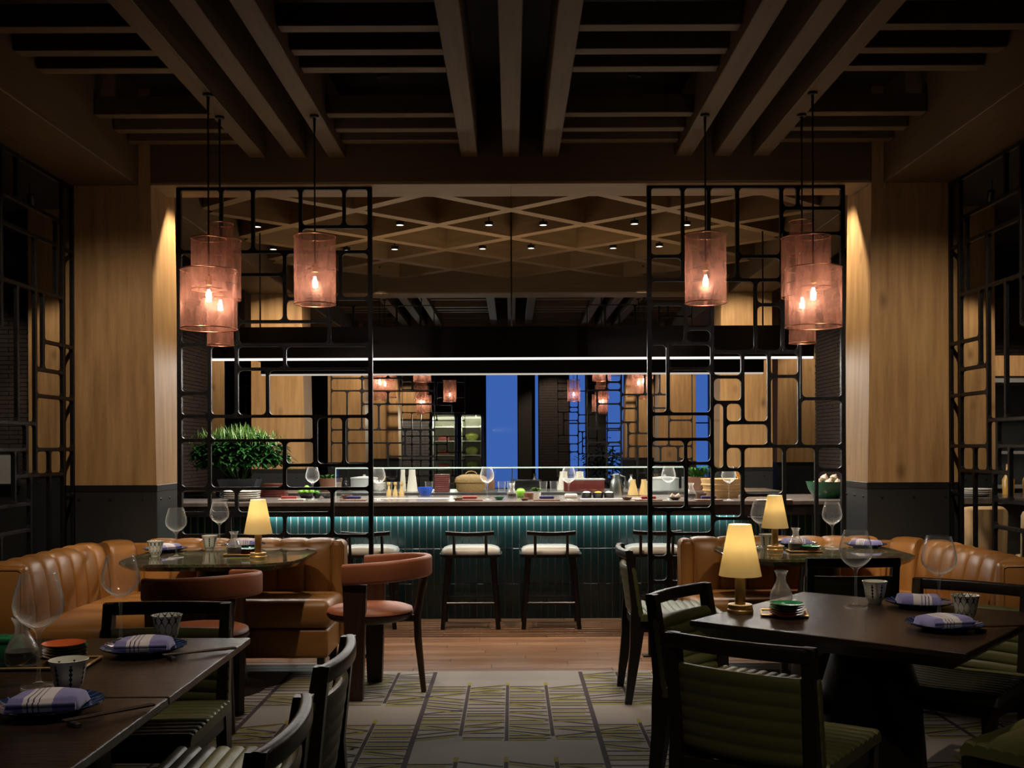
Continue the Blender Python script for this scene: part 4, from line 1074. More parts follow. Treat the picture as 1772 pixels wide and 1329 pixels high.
# orange dish table
w1 = 'on the orange dish table'
wine(tz(67, 1188), 'large wine glass beside the carafe %s' % w1, 1.06); wine(tz(209, 1110), 'large wine glass behind the folded napkin %s' % w1)
put('tea_cup', CUP['cup_rope'], tz(119, 1199), 'white tea cup with dark rope columns %s' % w1, 'cup', 0.3)
put('tea_cup', CUP['cup_net'], tz(289, 1110), 'white tea cup with dark net lines %s' % w1, 'cup', 0.2)
setting(tz(84, 1232), R(8), 'beside the rope cup %s' % w1); setting(tz(250, 1130), R(8), 'beside the net cup %s' % w1)
chopsticks(tz(190, 1243), R(52), 'beside the rope cup plate %s' % w1); chopsticks(tz(346, 1135), R(40), 'beside the net cup plate %s' % w1)
tp = tz(60, 1152); tray(tp, 0.32, 0.15, R(3), w1)
stack(tz(112, 1144)+Vector((0, 0, 0.0065)), ['orange_glaze', 'green_glaze', 'brown_ceramic', 'green_glaze', 'orange_glaze'], w1)
carafe(tz(38, 1156)+Vector((0, 0, 0.0065)), w1, 1.05)
t = thing('lidded_box', 'small green textured lidded box on the orange dish table', 'box', tz(6, 1140))
m = nb(); box(m, -0.045, -0.04, 0, 0.045, 0.04, 0.05, 0.006, 2); obj('box_body', m, 'green_glaze', t, 40)
m = nb(); box(m, -0.047, -0.042, 0.0505, 0.047, 0.042, 0.066, 0.006, 2); obj('lid', m, 'green_glaze', t, 40)
# lamp table
w2 = 'on the cornerwise lamp table'
wine(tz(1481, 1050), 'large wine glass nearest the green dishes %s' % w2, 1.05); wine(tz(1625, 1066), 'large wine glass behind the plates %s' % w2, 1.04)
put('tea_cup', CUP['cup_rope'], tz(1514, 1043), 'white tea cup with dark rope columns %s' % w2, 'cup', 0.1)
put('tea_cup', CUP['cup_net'], tz(1671, 1071), 'white tea cup with dark net lines %s' % w2, 'cup', 0.5)
setting(tz(1590, 1050), R(165), 'next to the rope cup %s' % w2); setting(tz(1634, 1089), R(12), 'next to the net cup %s' % w2)
chopsticks(tz(1732, 1090), R(20), 'by the net cup plate %s' % w2)
tray(tz(1357, 1064), 0.16, 0.13, R(-12), w2)
stack(tz(1362, 1069)+Vector((0, 0, 0.0065)), ['orange_glaze', 'brown_ceramic', 'green_glaze', 'brown_ceramic', 'green_glaze'], w2)
carafe(tz(1352, 1049)+Vector((0, 0, 0.0065)), w2, 1.0, False)
# marble table before the planter
w3 = 'on the planter side marble table'
wine(tz(305, 964), 'wine glass beside the net cup %s' % w3); wine(tz(380, 945), 'wine glass behind the rope cup %s' % w3)
put('tea_cup', CUP['cup_net'], tz(269, 962), 'white tea cup with dark net lines %s' % w3, 'cup', 0)
put('tea_cup', CUP['cup_rope'], tz(363, 951), 'white tea cup with dark rope columns %s' % w3, 'cup', 0)
setting(tz(286, 955), R(60), 'beside the net cup %s' % w3); setting(tz(424, 947), R(180), 'behind the carafe %s' % w3)
tray(tz(418, 961), 0.18, 0.10, 0, w3); carafe(tz(405, 961)+Vector((0, 0, 0.0065)), w3, 1.0)
stack(tz(431, 959)+Vector((0, 0, 0.0065)), ['orange_glaze', 'brown_ceramic', 'green_glaze'], w3)
# marble table by the cream chairs
w4 = 'on the steamer side marble table'
wine(tz(1440, 949), 'wine glass between lamp and napkin %s' % w4); wine(tz(1316, 947), 'wine glass half hidden by the lamp %s' % w4)
put('tea_cup', CUP['cup_rope'], tz(1327, 949), 'white tea cup with dark rope columns %s' % w4, 'cup', 0)
setting(tz(1378, 945), R(180), 'behind the carafe %s' % w4); setting(tz(1497, 947), R(120), 'at the far end %s' % w4)
tray(tz(1392, 955), 0.18, 0.10, 0, w4); carafe(tz(1377, 954)+Vector((0, 0, 0.0065)), w4, 1.0)
stack(tz(1402, 955)+Vector((0, 0, 0.0065)), ['orange_glaze', 'green_glaze', 'green_glaze'], w4)
# ---------------------------------------------------------------- things on the bar
BZ = 0.937
def bz(px, py): v = onz(px, py, BZ); v.z = BZ; return v
wb = 'on the bar'
BOWL = {}
def bowl_mesh(mat, r, h):
    k = (mat, r, h)
    if k not in BOWL:
        m = nb(); lathe(m, [(0, 0), (r*0.55, 0), (r*0.62, 0.003), (r*0.9, h*0.6), (r, h), (r*0.96, h), (r*0.84, h*0.6), (r*0.5, 0.008), (0, 0.007)], 28); BOWL[k] = mesh_of('bowl', m, mat)
    return BOWL[k]
def bowl(p, mat, r, h, label): return put('bowl', bowl_mesh(mat, r, h), p, label, 'bowl')
def slab(name, p, sx, sy, sz, mat, label, cat, rz=0, bev=0.004):
    m = nb(); box(m, -sx/2, -sy/2, 0, sx/2, sy/2, sz, min(bev, sz*0.45), 2)
    o = obj(name, m, mat, None, 40, p, (0, 0, rz)); return tag(o, label, cat)
def ball(bm, c, r, seg=12):
    n = 8; lathe(bm, [(r*math.sin(PI*k/n) if 0 < k < n else 0, -r*math.cos(PI*k/n)) for k in range(n+1)], seg, c)
# white plates stack near the planter
PLW = mesh_of('deep_plate', lathe(nb(), [(0, 0), (0.085, 0), (0.095, 0.004), (0.125, 0.024), (0.14, 0.028), (0.138, 0.03), (0.12, 0.027), (0.09, 0.008), (0, 0.006)], 32), 'white_ceramic')
p0 = bz(419, 866.5)
for i, w in enumerate(('bottom', 'second', 'third', 'topmost')):
    put('deep_plate', PLW, p0+Vector((0, 0, i*0.016)), 'white deep plate, %s of the stack under the planter' % w, 'plate', 0)
slab('dark_box', bz(352, 861), 0.26, 0.2, 0.05, 'black_enamel', 'low dark serving box at the planter end of the bar', 'box')
# lacquer trays
p0 = bz(474, 860)
for i, w in enumerate(('bottom', 'second', 'third', 'fourth', 'topmost')):
    slab('lacquer_tray', p0+Vector((0, 0.02, i*0.022)), 0.20-0.004*i, 0.15, 0.0215, 'red_lacquer', 'dark red lacquer tray, %s of the stack beside the limes' % w, 'tray', 0.02*i)
slab('serving_board', bz(505, 866), 0.20, 0.09, 0.012, 'paper', 'pale serving board with red napkin beside the lacquer trays', 'board')
slab('red_napkin', bz(500, 866)+Vector((0, 0, 0.012)), 0.12, 0.05, 0.02, 'red_cloth', 'rolled red napkin lying on the pale serving board', 'napkin', 0.12)
# limes
p0 = bz(531, 862); bowl(p0, 'black_ceramic', 0.075, 0.045, 'black bowl heaped with limes %s' % wb)
for k, (dx, dy, dz) in enumerate(((-0.045, -0.01, 0.035), (0.0, -0.03, 0.037), (0.045, -0.01, 0.036), (-0.02, 0.03, 0.036), (0.03, 0.03, 0.037), (0.0, 0.0, 0.07))):
    m = nb(); ball(m, (0, 0, 0), 0.0225); tag(obj('lime', m, 'lime_skin', None, 60, p0+Vector((dx, dy, dz+0.012)), (0.3*k, 0.2, k)), 'fresh green lime in the black bowl %s' % wb, 'lime', 'limes in the bowl')
p0 = bz(549, 862); bowl(p0, 'black_ceramic', 0.03, 0.03, 'small black bowl holding green herbs beside the limes')
m = nb(); ball(m, (0, 0, 0), 0.024); tag(obj('herb_ball', m, 'grass_leaf', None, 60, p0+Vector((0, 0, 0.04))), 'clump of green herbs in the small black bowl', 'herbs')
bowl(bz(566, 862), 'black_ceramic', 0.04, 0.025, 'shallow black bowl beside the herbs %s' % wb)
for px, py, lab in ((541, 865, 'wine glass standing by the limes on the bar'), (655, 866, 'wine glass in front of the grey pots on the bar'), (984, 865, 'wine glass in front of the black ramekins on the bar'),
                    (1157, 865, 'wine glass beside the garlic dish on the bar'), (1261, 866, 'wine glass in front of the bamboo steamer'), (843, 865, 'wine glass beside the wicker basket on the bar')):
    wine(bz(px, py), lab, 0.93)
bowl(bz(600, 864), 'brown_ceramic', 0.045, 0.035, 'brown bowl beside the navy napkin on the bar')
for px, py, mt, c, wh in ((612, 865, 'navy_cloth', 'navy', 'near the brown bowl'), (813, 865, 'red_cloth', 'dark red', 'below the wicker basket'), (946, 865, 'navy_cloth', 'navy', 'beside the herb pot'), (1122, 865, 'red_cloth', 'dark red', 'beside the garlic dish'), (1226, 865, 'navy_cloth', 'navy', 'below the bamboo steamer')):
    slab('place_board', bz(px, py+1), 0.20, 0.10, 0.008, 'brown_ceramic', 'flat dark place board under the %s napkin %s' % (c, wh), 'board')
    slab('napkin_roll', bz(px, py)+Vector((0, 0, 0.008)), 0.115, 0.045, 0.022, mt, 'folded %s napkin on the bar %s' % (c, wh), 'napkin', 0.05, 0.01)
# grey lidded pots inside the guard
for px, py, lab in ((630, 848, 'grey lidded crock behind the glass guard near the limes'), (1150, 849, 'grey lidded crock behind the glass guard near the garlic')):
    p = onz(px, py, 0.945); p.z = 0.94; p.y = max(p.y, 9.35); p.x = (px-886)*p.y/F
    t = thing('crock', lab, 'pot', p)
    m = nb(); lathe(m, [(0, 0), (0.115, 0), (0.125, 0.01), (0.125, 0.11), (0, 0.11)], 32); obj('body', m, 'salt_grey', t, 40)
    m = nb(); lathe(m, [(0, 0.15), (0.012, 0.15), (0.014, 0.135), (0.05, 0.132), (0.128, 0.122), (0.13, 0.111), (0, 0.111)], 32); obj('lid', m, 'salt_grey', t, 40)
# wooden bottle shapes and pale shades
def cone_thing(name, px, py, r0, r1, h, mat, lab, cat, y=None, neck=False):
    p = bz(px, py); 
    if y: p = Vector(((px-886)*y/F, y, 0.941))
    prof = [(0, 0), (r0, 0), (r0*0.98, h*0.1), (r1, h*0.8), (r1*1.0, h), (0, h)]
    if neck: prof = [(0, 0), (r0, 0), (r0*0.95, h*0.25), (r1*0.7, h*0.55), (r1*0.75, h*0.8), (r1*1.2, h*0.82), (r1*1.2, h), (0, h)]
    m = nb(); lathe(m, prof, 20); return tag(obj(name, m, mat, None, 40, p), lab, cat)
for px, lab in ((673, 'next to the crock'), (684, 'between two others'), (695, 'next to the pale cone')):
    cone_thing('wooden_bottle', px, 858, 0.022, 0.013, 0.115, 'pale_wood', 'small turned wooden bottle %s' % lab, 'bottle', None, True)
for px, y, lab in ((713, 9.45, 'cream paper cone near the blue bowl'), (697, 9.5, 'slim cream paper cone near the wooden bottles')):
    cone_thing('paper_cone', px, 850, 0.05 if px > 705 else 0.03, 0.03 if px > 705 else 0.02, 0.20, 'paper', lab, 'cone', y)
for px, lab in ((1095, 'pair next to the pitcher'), (1114, 'pair next to the crock')):
    cone_thing('wooden_cone', px, 850, 0.045, 0.022, 0.13, 'pale_wood', 'tapered pale wooden cone, %s' % lab, 'cone', 8.6)
for px, lab in ((1003, 'cream shade cone on the back counter near the ramekins'), (975, 'cream shade cone on the back counter near the herb pot')):
    cone_thing('shade_cone', px, 850, 0.06, 0.035, 0.17, 'paper', lab, 'cone', 9.7)
bowl(Vector(((739-886)*8.85/F, 8.85, 0.937))+Vector((0, -0.2, 0)), 'blue_glass', 0.065, 0.075, 'bright blue glass bowl behind the guard')
# red plates, squared stack
p0 = Vector(((765-886)*9.4/F, 9.4, 0.941))
for i in range(9):
    slab('square_plate', p0+Vector((0, 0, i*0.0175)), 0.135, 0.135, 0.0165, 'red_lacquer', 'dark red square plate in the tall stack beside the wicker basket', 'plate')['group'] = 'tall stack of red square plates'
# wicker basket
t = thing('wicker_basket', 'round wicker steamer basket with domed lid and loop handle', 'basket', ((815-886)*9.45/F, 9.45, 0.941))
m = nb(); lathe(m, [(0, 0), (0.12, 0), (0.135, 0.02), (0.142, 0.085), (0, 0.085)], 36); obj('basket_body', m, 'wicker', t, 40)
m = nb(); lathe(m, [(0.148, 0.086), (0.15, 0.10), (0.135, 0.13), (0.09, 0.15), (0, 0.158)], 36); obj('lid', m, 'wicker', t, 50)
m = nb(); tube(m, [(0.05*math.cos(PI*k/10), 0, 0.152+0.03*math.sin(PI*k/10)) for k in range(11)], 0.006); obj('loop_handle', m, 'wicker', t, 50)
m = nb(); tube(m, [(0.146*math.cos(2*PI*k/40), 0.146*math.sin(2*PI*k/40), 0.086) for k in range(40)], 0.006, 6, True); obj('rim_band', m, 'wicker', t, 50)
# carafes, dishes, ramekins
carafe(bz(886, 863), 'holding dark soy in the middle of the bar', 0.95); carafe(bz(1196, 863), 'at the steamer end of the bar', 0.95)
slab('acrylic_box', bz(850, 861), 0.11, 0.09, 0.075, 'pane_glass', 'clear acrylic box on the bar beside the wine glass', 'box')
bowl(bz(864, 865), 'green_bowl', 0.04, 0.025, 'small dark green bowl in front of the acrylic box')
m = nb(); lathe(m, [(0, 0), (0.02, 0), (0.036, 0.02), (0.04, 0.05), (0.026, 0.07), (0, 0.075)], 14); tag(obj('lettuce_head', m, 'lime_skin', None, 60, bz(901, 861)), 'bright green lettuce head beside the soy carafe', 'lettuce')
m = nb(); lathe(m, [(0, 0), (0.036, 0), (0.04, 0.05), (0.038, 0.052), (0.034, 0.05), (0, 0.046)], 24); tag(obj('wooden_cup', m, 'brown_ceramic', None, 40, bz(915, 864)), 'brown wooden cup in front of the herb pot', 'cup')
bowl(bz(793, 866), 'brown_ceramic', 0.04, 0.02, 'small brown footed dish near the red napkin'); bowl(bz(908, 866), 'brown_ceramic', 0.035, 0.018, 'small brown dish in front of the wooden cup'); bowl(bz(1085, 865), 'brown_ceramic', 0.042, 0.022, 'small brown footed dish near the wooden cones')
slab('tofu_block', bz(988, 862), 0.10, 0.06, 0.035, 'paper', 'pale block of tofu on the bar near the ramekins', 'food', 0, 0.012)
for px, mt, lab in ((1015, 'white_ceramic', 'white'), (1035, 'bottle_amber', 'yellow'), (1054, 'paper', 'cream')):
    p = bz(px, 862); t = thing('ramekin', 'black ramekin filled with %s condiment on the bar' % lab, 'ramekin', p)
    m = nb(); lathe(m, [(0, 0), (0.038, 0), (0.042, 0.045), (0.039, 0.045), (0.036, 0.03), (0, 0.03)], 24); obj('pot', m, 'black_ceramic', t, 40)
    m = nb(); lathe(m, [(0, 0.056), (0.02, 0.053), (0.037, 0.04), (0, 0.032)], 24); obj('filling', m, mt, t, 50)
# steel pitcher
t = thing('steel_pitcher', 'polished steel insulated pitcher on the bar', 'pitcher', ((1062-886)*8.9/F, 8.9, 0.937)); t.location.y = 8.68
m = nb(); lathe(m, [(0, 0), (0.06, 0), (0.062, 0.01), (0.045, 0.12), (0.032, 0.15), (0.034, 0.17), (0.03, 0.178), (0, 0.18)], 28); obj('body', m, 'stainless', t, 40)
m = nb(); tube(m, [(0.03, 0, 0.165), (0.07, 0, 0.15), (0.075, 0, 0.09), (0.05, 0, 0.05)], 0.008); obj('handle', m, 'stainless', t, 40)
m = nb(); prism(m, [[(-0.028, -0.012, 0.168), (-0.028, 0.012, 0.168), (-0.02, 0.0, 0.15)], [(-0.055, -0.004, 0.176), (-0.055, 0.004, 0.176), (-0.05, 0.0, 0.17)]]); obj('spout', m, 'stainless', t)
slab('bento_box', Vector(((910-886)*9.6/F, 9.6, 0.941)), 0.28, 0.16, 0.10, 'black_enamel', 'dark lidded food box on the back counter', 'box'); slab('long_box', Vector(((1010-886)*9.4/F, 9.4, 0.941)), 0.36, 0.18, 0.10, 'red_lacquer', 'long dark chest with pale lid on the back counter', 'box')
slab('chest_lid', Vector(((1010-886)*9.4/F, 9.4, 1.0415)), 0.37, 0.19, 0.014, 'salt_grey', 'pale lid lying on the long dark chest', 'lid')
slab('prep_sheet', bz(730, 863), 0.75, 0.08, 0.004, 'paper', 'long pale prep sheet along the bar near the blue bowl', 'sheet'); slab('prep_sheet', bz(1060, 863.5), 0.5, 0.08, 0.004, 'paper', 'pale prep sheet along the bar behind the ramekins', 'sheet')
# garlic, steamer, green bowl
bowl(bz(1168, 865), 'black_ceramic', 0.045, 0.02, 'small black dish holding two garlic bulbs')
for dx, lab in ((-0.018, 'a'), (0.02, 'b')):
    m = nb(); lathe(m, [(0, 0), (0.016, 0.002), (0.021, 0.014), (0.014, 0.028), (0.005, 0.036), (0, 0.044)], 14); tag(obj('garlic_bulb', m, 'garlic_skin', None, 50, bz(1168, 865)+Vector((dx, 0, 0.012)), (0.3, dx*8, 0)), 'pink garlic bulb in the small black dish', 'garlic', 'garlic in the black dish')
p = bz(1249, 861)
t = thing('bamboo_steamer', 'round bamboo steamer tub with hoops on the bar', 'steamer', p)
m = nb(); lathe(m, [(0, 0), (0.125, 0), (0.16, 0.13), (0.165, 0.15), (0.155, 0.15), (0.148, 0.13), (0.12, 0.02), (0, 0.02)], 40); obj('tub', m, 'bamboo', t, 40)
for z, r in ((0.105, 0.156), (0.06, 0.144)):
    m = nb(); tube(m, [(r*math.cos(2*PI*k/40), r*math.sin(2*PI*k/40), z) for k in range(40)], 0.008, 6, True); obj('hoop', m, 'bamboo', t, 50)
m = nb(); box(m, -0.012, -0.01, -0.10, 0.012, 0.01, 0.10, 0.003); tag(obj('wooden_paddle', m, 'pale_wood', None, None, p+Vector((0.145, 0, 0.135)), (0, R(-22), 0)), 'pale wooden paddle leaning in the bamboo steamer', 'paddle')
bowl(bz(1212, 862), 'brown_ceramic', 0.05, 0.04, 'brown bowl beside the bamboo steamer')
slab('plate_row', bz(1340, 866), 0.26, 0.07, 0.008, 'white_ceramic', 'white oblong dish at the steamer end of the bar', 'dish')
p = bz(1430, 862); bowl(p, 'green_bowl', 0.155, 0.13, 'large dark green bowl heaped with garlic at the bar end')
for k, (dx, dy, dz) in enumerate(((-0.08, -0.04, 0.12), (0.0, -0.07, 0.12), (0.08, -0.04, 0.12), (-0.05, 0.05, 0.12), (0.05, 0.05, 0.12), (-0.02, -0.02, 0.155), (0.06, 0.0, 0.155))):
    m = nb(); lathe(m, [(0, -0.026), (0.022, -0.022), (0.034, -0.002), (0.022, 0.019), (0.007, 0.03), (0, 0.04)], 14); tag(obj('garlic_bulb', m, 'garlic_skin', None, 50, p+Vector((dx, dy, dz)), (0.5*math.sin(k*2), 0.5*math.cos(k), k)), 'large pale garlic head in the big green bowl', 'garlic', 'garlic heads in the green bowl')
# ---------------------------------------------------------------- plants
def leaf(bm, p, d, L, w, droop=0.3, seg=3):
    d = Vector(d).normalized(); s = d.cross(Vector((0, 0, 1)))
    if s.length < 1e-3: s = Vector((1, 0, 0))
    s.normalize(); pts = []
    for k in range(seg+1):
        f = k/seg; c = Vector(p)+d*L*f+Vector((0, 0, -droop*L*f*f)); wd = w*math.sin(PI*(0.12+0.86*f))*0.5
        pts.append((c-s*wd, c+s*wd+Vector((0, 0, 0.0))))
    vs = [(bm.verts.new(a), bm.verts.new(b)) for a, b in pts]
    for a, b in zip(vs, vs[1:]): bm.faces.new((a[0], a[1], b[1], b[0]))
rp = random.Random(11)
pp = Vector(((415-886)*8.6/F, 8.6, BZ))
t = thing('planter', 'slate planter box with a dense bushy green plant on the bar', 'planter', pp)
m = nb(); prism(m, [[(sx*a, sy*b, z) for sx, sy in ((-1,-1),(1,-1),(1,1),(-1,1))] for a, b, z in ((0.115, 0.09, 0.0), (0.16, 0.11, 0.15))]); obj('pot', m, 'planter_slate', t)
m = nb()
for k in range(900):
    th = rp.uniform(0, 2*PI); ph = math.acos(rp.uniform(-0.25, 1)); rr = rp.uniform(0.55, 1.0)
    c = Vector((0.42*rr*math.sin(ph)*math.cos(th), 0.26*rr*math.sin(ph)*math.sin(th), 0.31+0.235*rr*math.cos(ph)))
    n0 = rp.randint(4, 6)
    for j in range(n0):
        a = 2*PI*j/n0+rp.random(); leaf(m, c, (math.cos(a), math.sin(a), rp.uniform(-0.2, 0.5)), rp.uniform(0.05, 0.085), 0.022, 0.4)
lf = stuff(obj('foliage', m, 'leaf_dark', t)); lf['label'] = 'glossy dark green leaf clusters'
m = nb()
for k in range(700):
    c = Vector((rp.gauss(-0.02, 0.17), rp.gauss(0, 0.12), 0.44+rp.uniform(-0.02, 0.07)))
    leaf(m, c, (rp.uniform(-0.5, 0.5), rp.uniform(-0.5, 0.5), 1), rp.uniform(0.06, 0.17)*(1-min(0.6, abs(c.x)*1.6)), 0.007, 0.15)
lf = stuff(obj('sprigs', m, 'leaf_light', t)); lf['label'] = 'fine light green upright sprigs'
m = nb()
for k in range(14):
    a = rp.uniform(0, 2*PI); tube(m, [(0.05*math.cos(a), 0.04*math.sin(a), 0.12), (0.25*math.cos(a), 0.16*math.sin(a), rp.uniform(0.28, 0.42))], 0.004, 5)
obj('stems', m, 'grass_leaf', t)
def grass(label, p, n, L, spread, w=0.02):
    t = thing('potted_grass', label, 'plant', p)
    m = nb(); lathe(m, [(0, 0), (0.09, 0), (0.11, 0.12), (0.10, 0.12), (0, 0.11)], 20); obj('pot', m, 'brown_ceramic', t, 40)
    m = nb()
    for k in range(n):
        a = rp.uniform(0, 2*PI); leaf(m, (rp.gauss(0, 0.03), rp.gauss(0, 0.03), 0.11), (spread*math.cos(a), spread*math.sin(a), 1), L*rp.uniform(0.6, 1.1), w, 0.35, 4)
    stuff(obj('blades', m, 'grass_leaf', t))
grass('spiky green potted plant behind the bamboo steamer', ((1206-886)*9.6/F, 9.6, 0.941), 70, 0.26, 0.9)
grass('spiky green potted plant on the back counter near the limes', ((572-886)*9.6/F, 9.6, 0.941), 60, 0.14, 1.2)
t = thing('potted_shrub', 'leafy shrub in a pot before the far blue windows', 'plant', ((1055-886)*22.5/F, 22.5, 0))
m = nb(); lathe(m, [(0, 0), (0.25, 0), (0.3, 0.6), (0, 0.6)], 20); obj('pot', m, 'planter_slate', t, 40)
m = nb()
for k in range(500):
    c = Vector((rp.gauss(0, 0.28), rp.gauss(0, 0.2), 0.95+rp.gauss(0, 0.22))); a = rp.uniform(0, 2*PI); leaf(m, c, (math.cos(a), math.sin(a), rp.uniform(-0.2, 0.9)), 0.22, 0.06, 0.4)
stuff(obj('foliage', m, 'leaf_dark', t))
# ---------------------------------------------------------------- glass door coolers in the far room
def cooler(label, x0, x1, y, kind):
    t = thing('display_cooler', label, 'cooler', ((x0+x1)/2, y, 0)); w = (x1-x0)/2; h = 2.02
    m = nb(); box(m, -w, 0.55, 0, w, 0.6, h); box(m, -w, 0, 0, -w+0.04, 0.55, h); box(m, w-0.04, 0, 0, w, 0.55, h); box(m, -w, 0, h-0.04, w, 0.55, h); box(m, -w, 0, 0, w, 0.55, 0.2); obj('cabinet', m, 'cooler_white', t)
    m = nb(); box(m, -w+0.045, 0.5, h-0.065, w-0.045, 0.54, h-0.045); obj('light_tube', m, 'cooler_glow', t)
    light('cooler_light', 'AREA', (0, 0.06, h-0.07), 30, (1, 0.97, 0.78), t, (R(-25), 0, 0), shape='RECTANGLE', size=2*w-0.12, size_y=0.05)
    for z in (0.55, 0.85, 1.15, 1.45, 1.75):
        m = nb(); box(m, -w+0.042, 0.06, z, w-0.042, 0.54, z+0.02); obj('shelf', m, 'cooler_white', t)
    m = nb(); box(m, -w, -0.02, 0.2, -w+0.03, 0, h); box(m, w-0.03, -0.02, 0.2, w, 0, h); obj('door_frame', m, 'black_metal', t)
    m = nb(); box(m, -w+0.03, -0.012, 0.2, w-0.03, -0.006, h-0.02); obj('door_pane', m, 'pane_glass', t)
    for i, z in enumerate((0.87, 1.17, 1.47)):
        if kind == 'meat':
            m = nb(); lathe(m, [(0, 0), (0.14, 0.0), (0.15, 0.05), (0.09, 0.10), (0, 0.12)], 18); bmesh.ops.scale(m, vec=(1, 0.6, 1), verts=m.verts)
            tag(obj('meat_joint', m, 'meat', None, 50, (t.location.x, y+0.26, z+0.001)), 'joint of red meat on a shelf of the glass cooler', 'meat', 'meat joints in the cooler')
        else:
            m = nb(); lathe(m, [(0, 0), (0.10, 0), (0.15, 0.10), (0.14, 0.13), (0.05, 0.17), (0, 0.18)], 18)
            tag(obj('fruit_basket', m, 'cooler_food', None, 50, (t.location.x, y+0.26, z+0.001)), 'basket of yellow green fruit on a cooler shelf', 'basket', 'fruit baskets in the cooler')
cooler('lit glass door cooler holding joints of meat', -1.71, -1.18, 22.0, 'meat')
cooler('lit glass door cooler holding baskets of fruit', -1.10, -0.62, 22.0, 'fruit')
# wine rack beyond the brick pier
t = thing('wine_rack', 'tall dark bottle rack glimpsed behind the planter', 'rack', (-3.0, 12.9, 0))
m = nb(); box(m, -0.55, 0.3, 0, 0.45, 0.34, 2.7); obj('back_panel', m, 'dark_wall', t)
for x in (-0.55, -0.22, 0.11, 0.44):
    m = nb(); box(m, x-0.012, 0, 0, x+0.012, 0.3, 2.7); obj('upright', m, 'black_metal', t)
for z in (0.5, 0.9, 1.3, 1.7, 2.1, 2.5):
    m = nb(); box(m, -0.55, 0.005, z, 0.45, 0.3, z+0.015); obj('shelf', m, 'black_metal', t)
bt = mesh_of('bottle', lathe(nb(), [(0, 0), (0.037, 0), (0.038, 0.18), (0.03, 0.22), (0.014, 0.25), (0.014, 0.31), (0, 0.31)], 14), 'black_enamel')
for z in (0.515, 0.915, 1.315, 1.715, 2.115):
    for x in (-0.44, -0.33, -0.11, 0.0, 0.22, 0.33): put('wine_bottle', bt, (-3.0+x, 13.02, z+0.001), 'dark wine bottle standing on the tall rack', 'bottle', 0, 'bottles on the dark rack')
# ---------------------------------------------------------------- side room behind the cream chairs
t = thing('side_counter', 'dark counter with dishes seen through the side screen', 'counter', (4.3, 8.3, 0))
m = nb(); box(m, -1.1, 0, 0, 1.6, 0.6, 0.88); obj('cabinet', m, 'wainscot', t)
m = nb(); box(m, -1.14, -0.12, 0.88, 1.64, 0.64, 0.93, 0.004); obj('worktop', m, 'counter_stone', t)
def cream_chair(label, p, rz):
    t = thing('cream_chair', label, 'chair', p, rz)
    m = nb(); loops = []
    for k in range(13):
        u = -1+2*k/12; x = u*0.21; bow = 0.10*u*u; topz = 0.90-0.05*abs(u)**5; e = 1 if abs(u) < 0.97 else 0.5
        loops.append([(x, -0.2+bow-0.03*e, 0.46), (x, -0.22+bow-0.03*e, topz-0.02), (x, -0.22+bow, topz), (x, -0.19+bow, topz), (x, -0.17+bow+0.02*e, topz-0.03), (x, -0.16+bow+0.02*e, 0.46)])
    prism(m, loops); obj('backrest', m, 'cream_velvet', t, 50)
    m = nb(); prism(m, [[(px*0.22*s, py*0.22*s, z) for px, py in rsect(2, 2, 0.6, 5)] for s, z in ((0.97, 0.42), (1, 0.46), (0.97, 0.50), (0.8, 0.515))]); obj('seat', m, 'cream_velvet', t, 50)
    for sx in (-1, 1):
        for sy in (-1, 1):
            m = nb(); tube(m, [(sx*0.16, sy*0.16, 0.42), (sx*0.19, sy*0.2, 0)], [0.018, 0.012]); obj('leg', m, 'black_wood', t, 40)
    return t
cream_chair('cream velvet chair at the side counter, nearest the oak pillar', (3.42, 7.75, 0), R(8))
cream_chair('cream velvet chair at the side counter, farther from the oak pillar', (3.98, 7.75, 0), R(-4))
for i, (x, lab) in enumerate(((4.15, 'nearest the white plates'), (4.32, 'middle one'), (4.48, 'nearest the steel shelving'))):
    m = nb(); lathe(m, [(0, 0), (0.045, 0), (0.05, 0.12), (0.018, 0.18), (0.018, 0.25), (0, 0.26)], 18); tag(obj('amber_bottle', m, 'bottle_amber', None, 40, (x, 8.7, 0.931)), 'amber bottle on the side counter, %s of three' % lab, 'bottle')
for i in range(3): put('deep_plate', PLW, (3.75, 8.42, 0.931+0.016*i), 'white plate in the low stack on the side counter', 'plate', 0, 'plates on the side counter')
t = thing('steel_shelving', 'stainless steel pass shelving beyond the side counter', 'shelving', (5.35, 10.6, 0))
for z in (0.9, 1.25, 1.6, 1.95):
    m = nb(); box(m, -0.6, 0, z, 1.2, 0.4, z+0.03); obj('shelf', m, 'brushed_steel', t)
for x in (-0.6, 0.0, 0.6, 1.17):
    m = nb(); box(m, x, 0, 0, x+0.03, 0.03, 2.1); obj('post', m, 'black_metal', t)
m = nb(); box(m, -0.6, 0.41, 0.0, 1.2, 0.43, 2.1); obj('back_panel', m, 'brushed_steel', t)
m = nb(); box(m, 4.72, 10.2, 2.02, 7.6, 10.55, 2.22); struct(obj('trim_2', m, 'oak'))
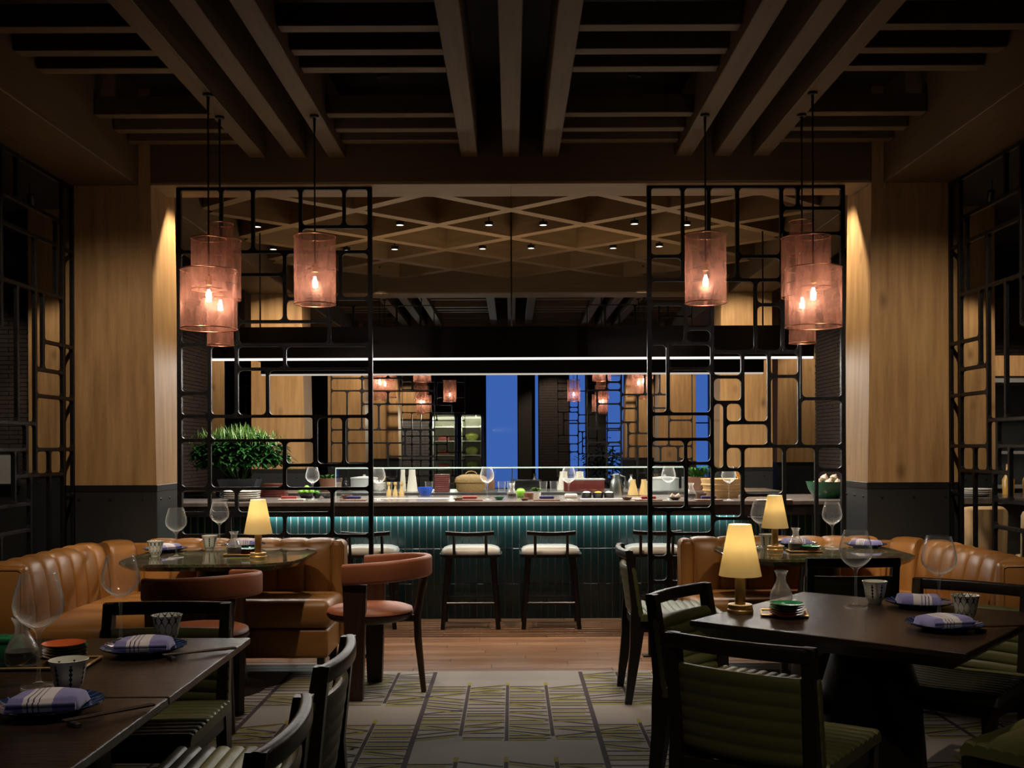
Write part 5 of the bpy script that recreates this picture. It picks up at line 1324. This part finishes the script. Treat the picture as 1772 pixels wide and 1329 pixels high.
# ledge and wainscot behind the other side screen
m = nb(); box(m, -7.9, 10.25, 0, -4.66, 10.44, 1.0); struct(obj('trim_3', m, 'wainscot'))
t = thing('ledge_window', 'low frosted glass panel above the dark wainscot', 'panel', (-5.6, 10.2, 1.0))
m = nb(); box(m, -1.2, 0, 0.0, 0.75, 0.03, 0.30); obj('frosted_pane', m, 'salt_grey', t)
m = nb()
for b in ((-1.2, -0.01, 0.30, 0.75, 0.04, 0.325), (-1.2, -0.01, -0.02, 0.75, 0.04, 0.0), (0.73, -0.01, -0.02, 0.76, 0.04, 0.325), (0.55, -0.01, 0, 0.565, 0.04, 0.3)): box(m, *b)
obj('pane_frame', m, 'stainless', t)
# ---------------------------------------------------------------- more crowding on the back counter
WBK = 'on the back counter'
tum = mesh_of('tumbler', lathe(nb(), [(0, 0), (0.03, 0), (0.036, 0.09), (0.034, 0.09), (0.028, 0.005), (0, 0.005)], 20), 'glass')
for px in (672, 690, 742, 868, 884, 940, 958, 1086):
    put('tumbler', tum, ((px-886)*9.42/F, 9.42, 0.941), 'clear tumbler in the row %s' % WBK, 'tumbler', 0, 'tumblers on the back counter')
bl = bowl_mesh('white_ceramic', 0.06, 0.035)
for px in (655, 1120):
    for i in range(3): put('bowl', bl, ((px-886)*9.6/F, 9.6, 0.941+0.022*i), ('white rice bowl in the stack near the %s %s' % ('limes' if px < 886 else 'garlic', WBK)), 'bowl', 0, 'rice bowls by the limes' if px < 886 else 'rice bowls by the garlic')
for px, mt, h, lab in ((850, 'brown_ceramic', 0.16, 'brown stoneware bottle'), (925, 'black_ceramic', 0.15, 'black stoneware bottle'), (1092, 'stainless', 0.14, 'steel shaker'), (598, 'black_ceramic', 0.12, 'black stoneware jar')):
    m = nb(); lathe(m, [(0, 0), (0.03, 0), (0.034, h*0.3), (0.03, h*0.6), (0.012, h*0.78), (0.014, h), (0, h)], 18); tag(obj('stoneware_bottle', m, mt, None, 40, ((px-886)*9.72/F, 9.72, 0.941)), '%s standing %s' % (lab, WBK), 'bottle')
p = bz(928, 862.5)
t = thing('herb_pot', 'small white pot of leafy green herbs on the bar', 'plant', p)
m = nb(); lathe(m, [(0, 0), (0.03, 0), (0.04, 0.05), (0, 0.048)], 20); obj('pot', m, 'white_ceramic', t, 40)
m = nb()
for k in range(90):
    a = rp.uniform(0, 2*PI); leaf(m, (rp.gauss(0, 0.02), rp.gauss(0, 0.008), 0.055+rp.uniform(0, 0.02)), (math.cos(a), math.sin(a), rp.uniform(0.4, 1)), 0.035, 0.02, 0.3)
stuff(obj('herb_leaves', m, 'leaf_light', t))
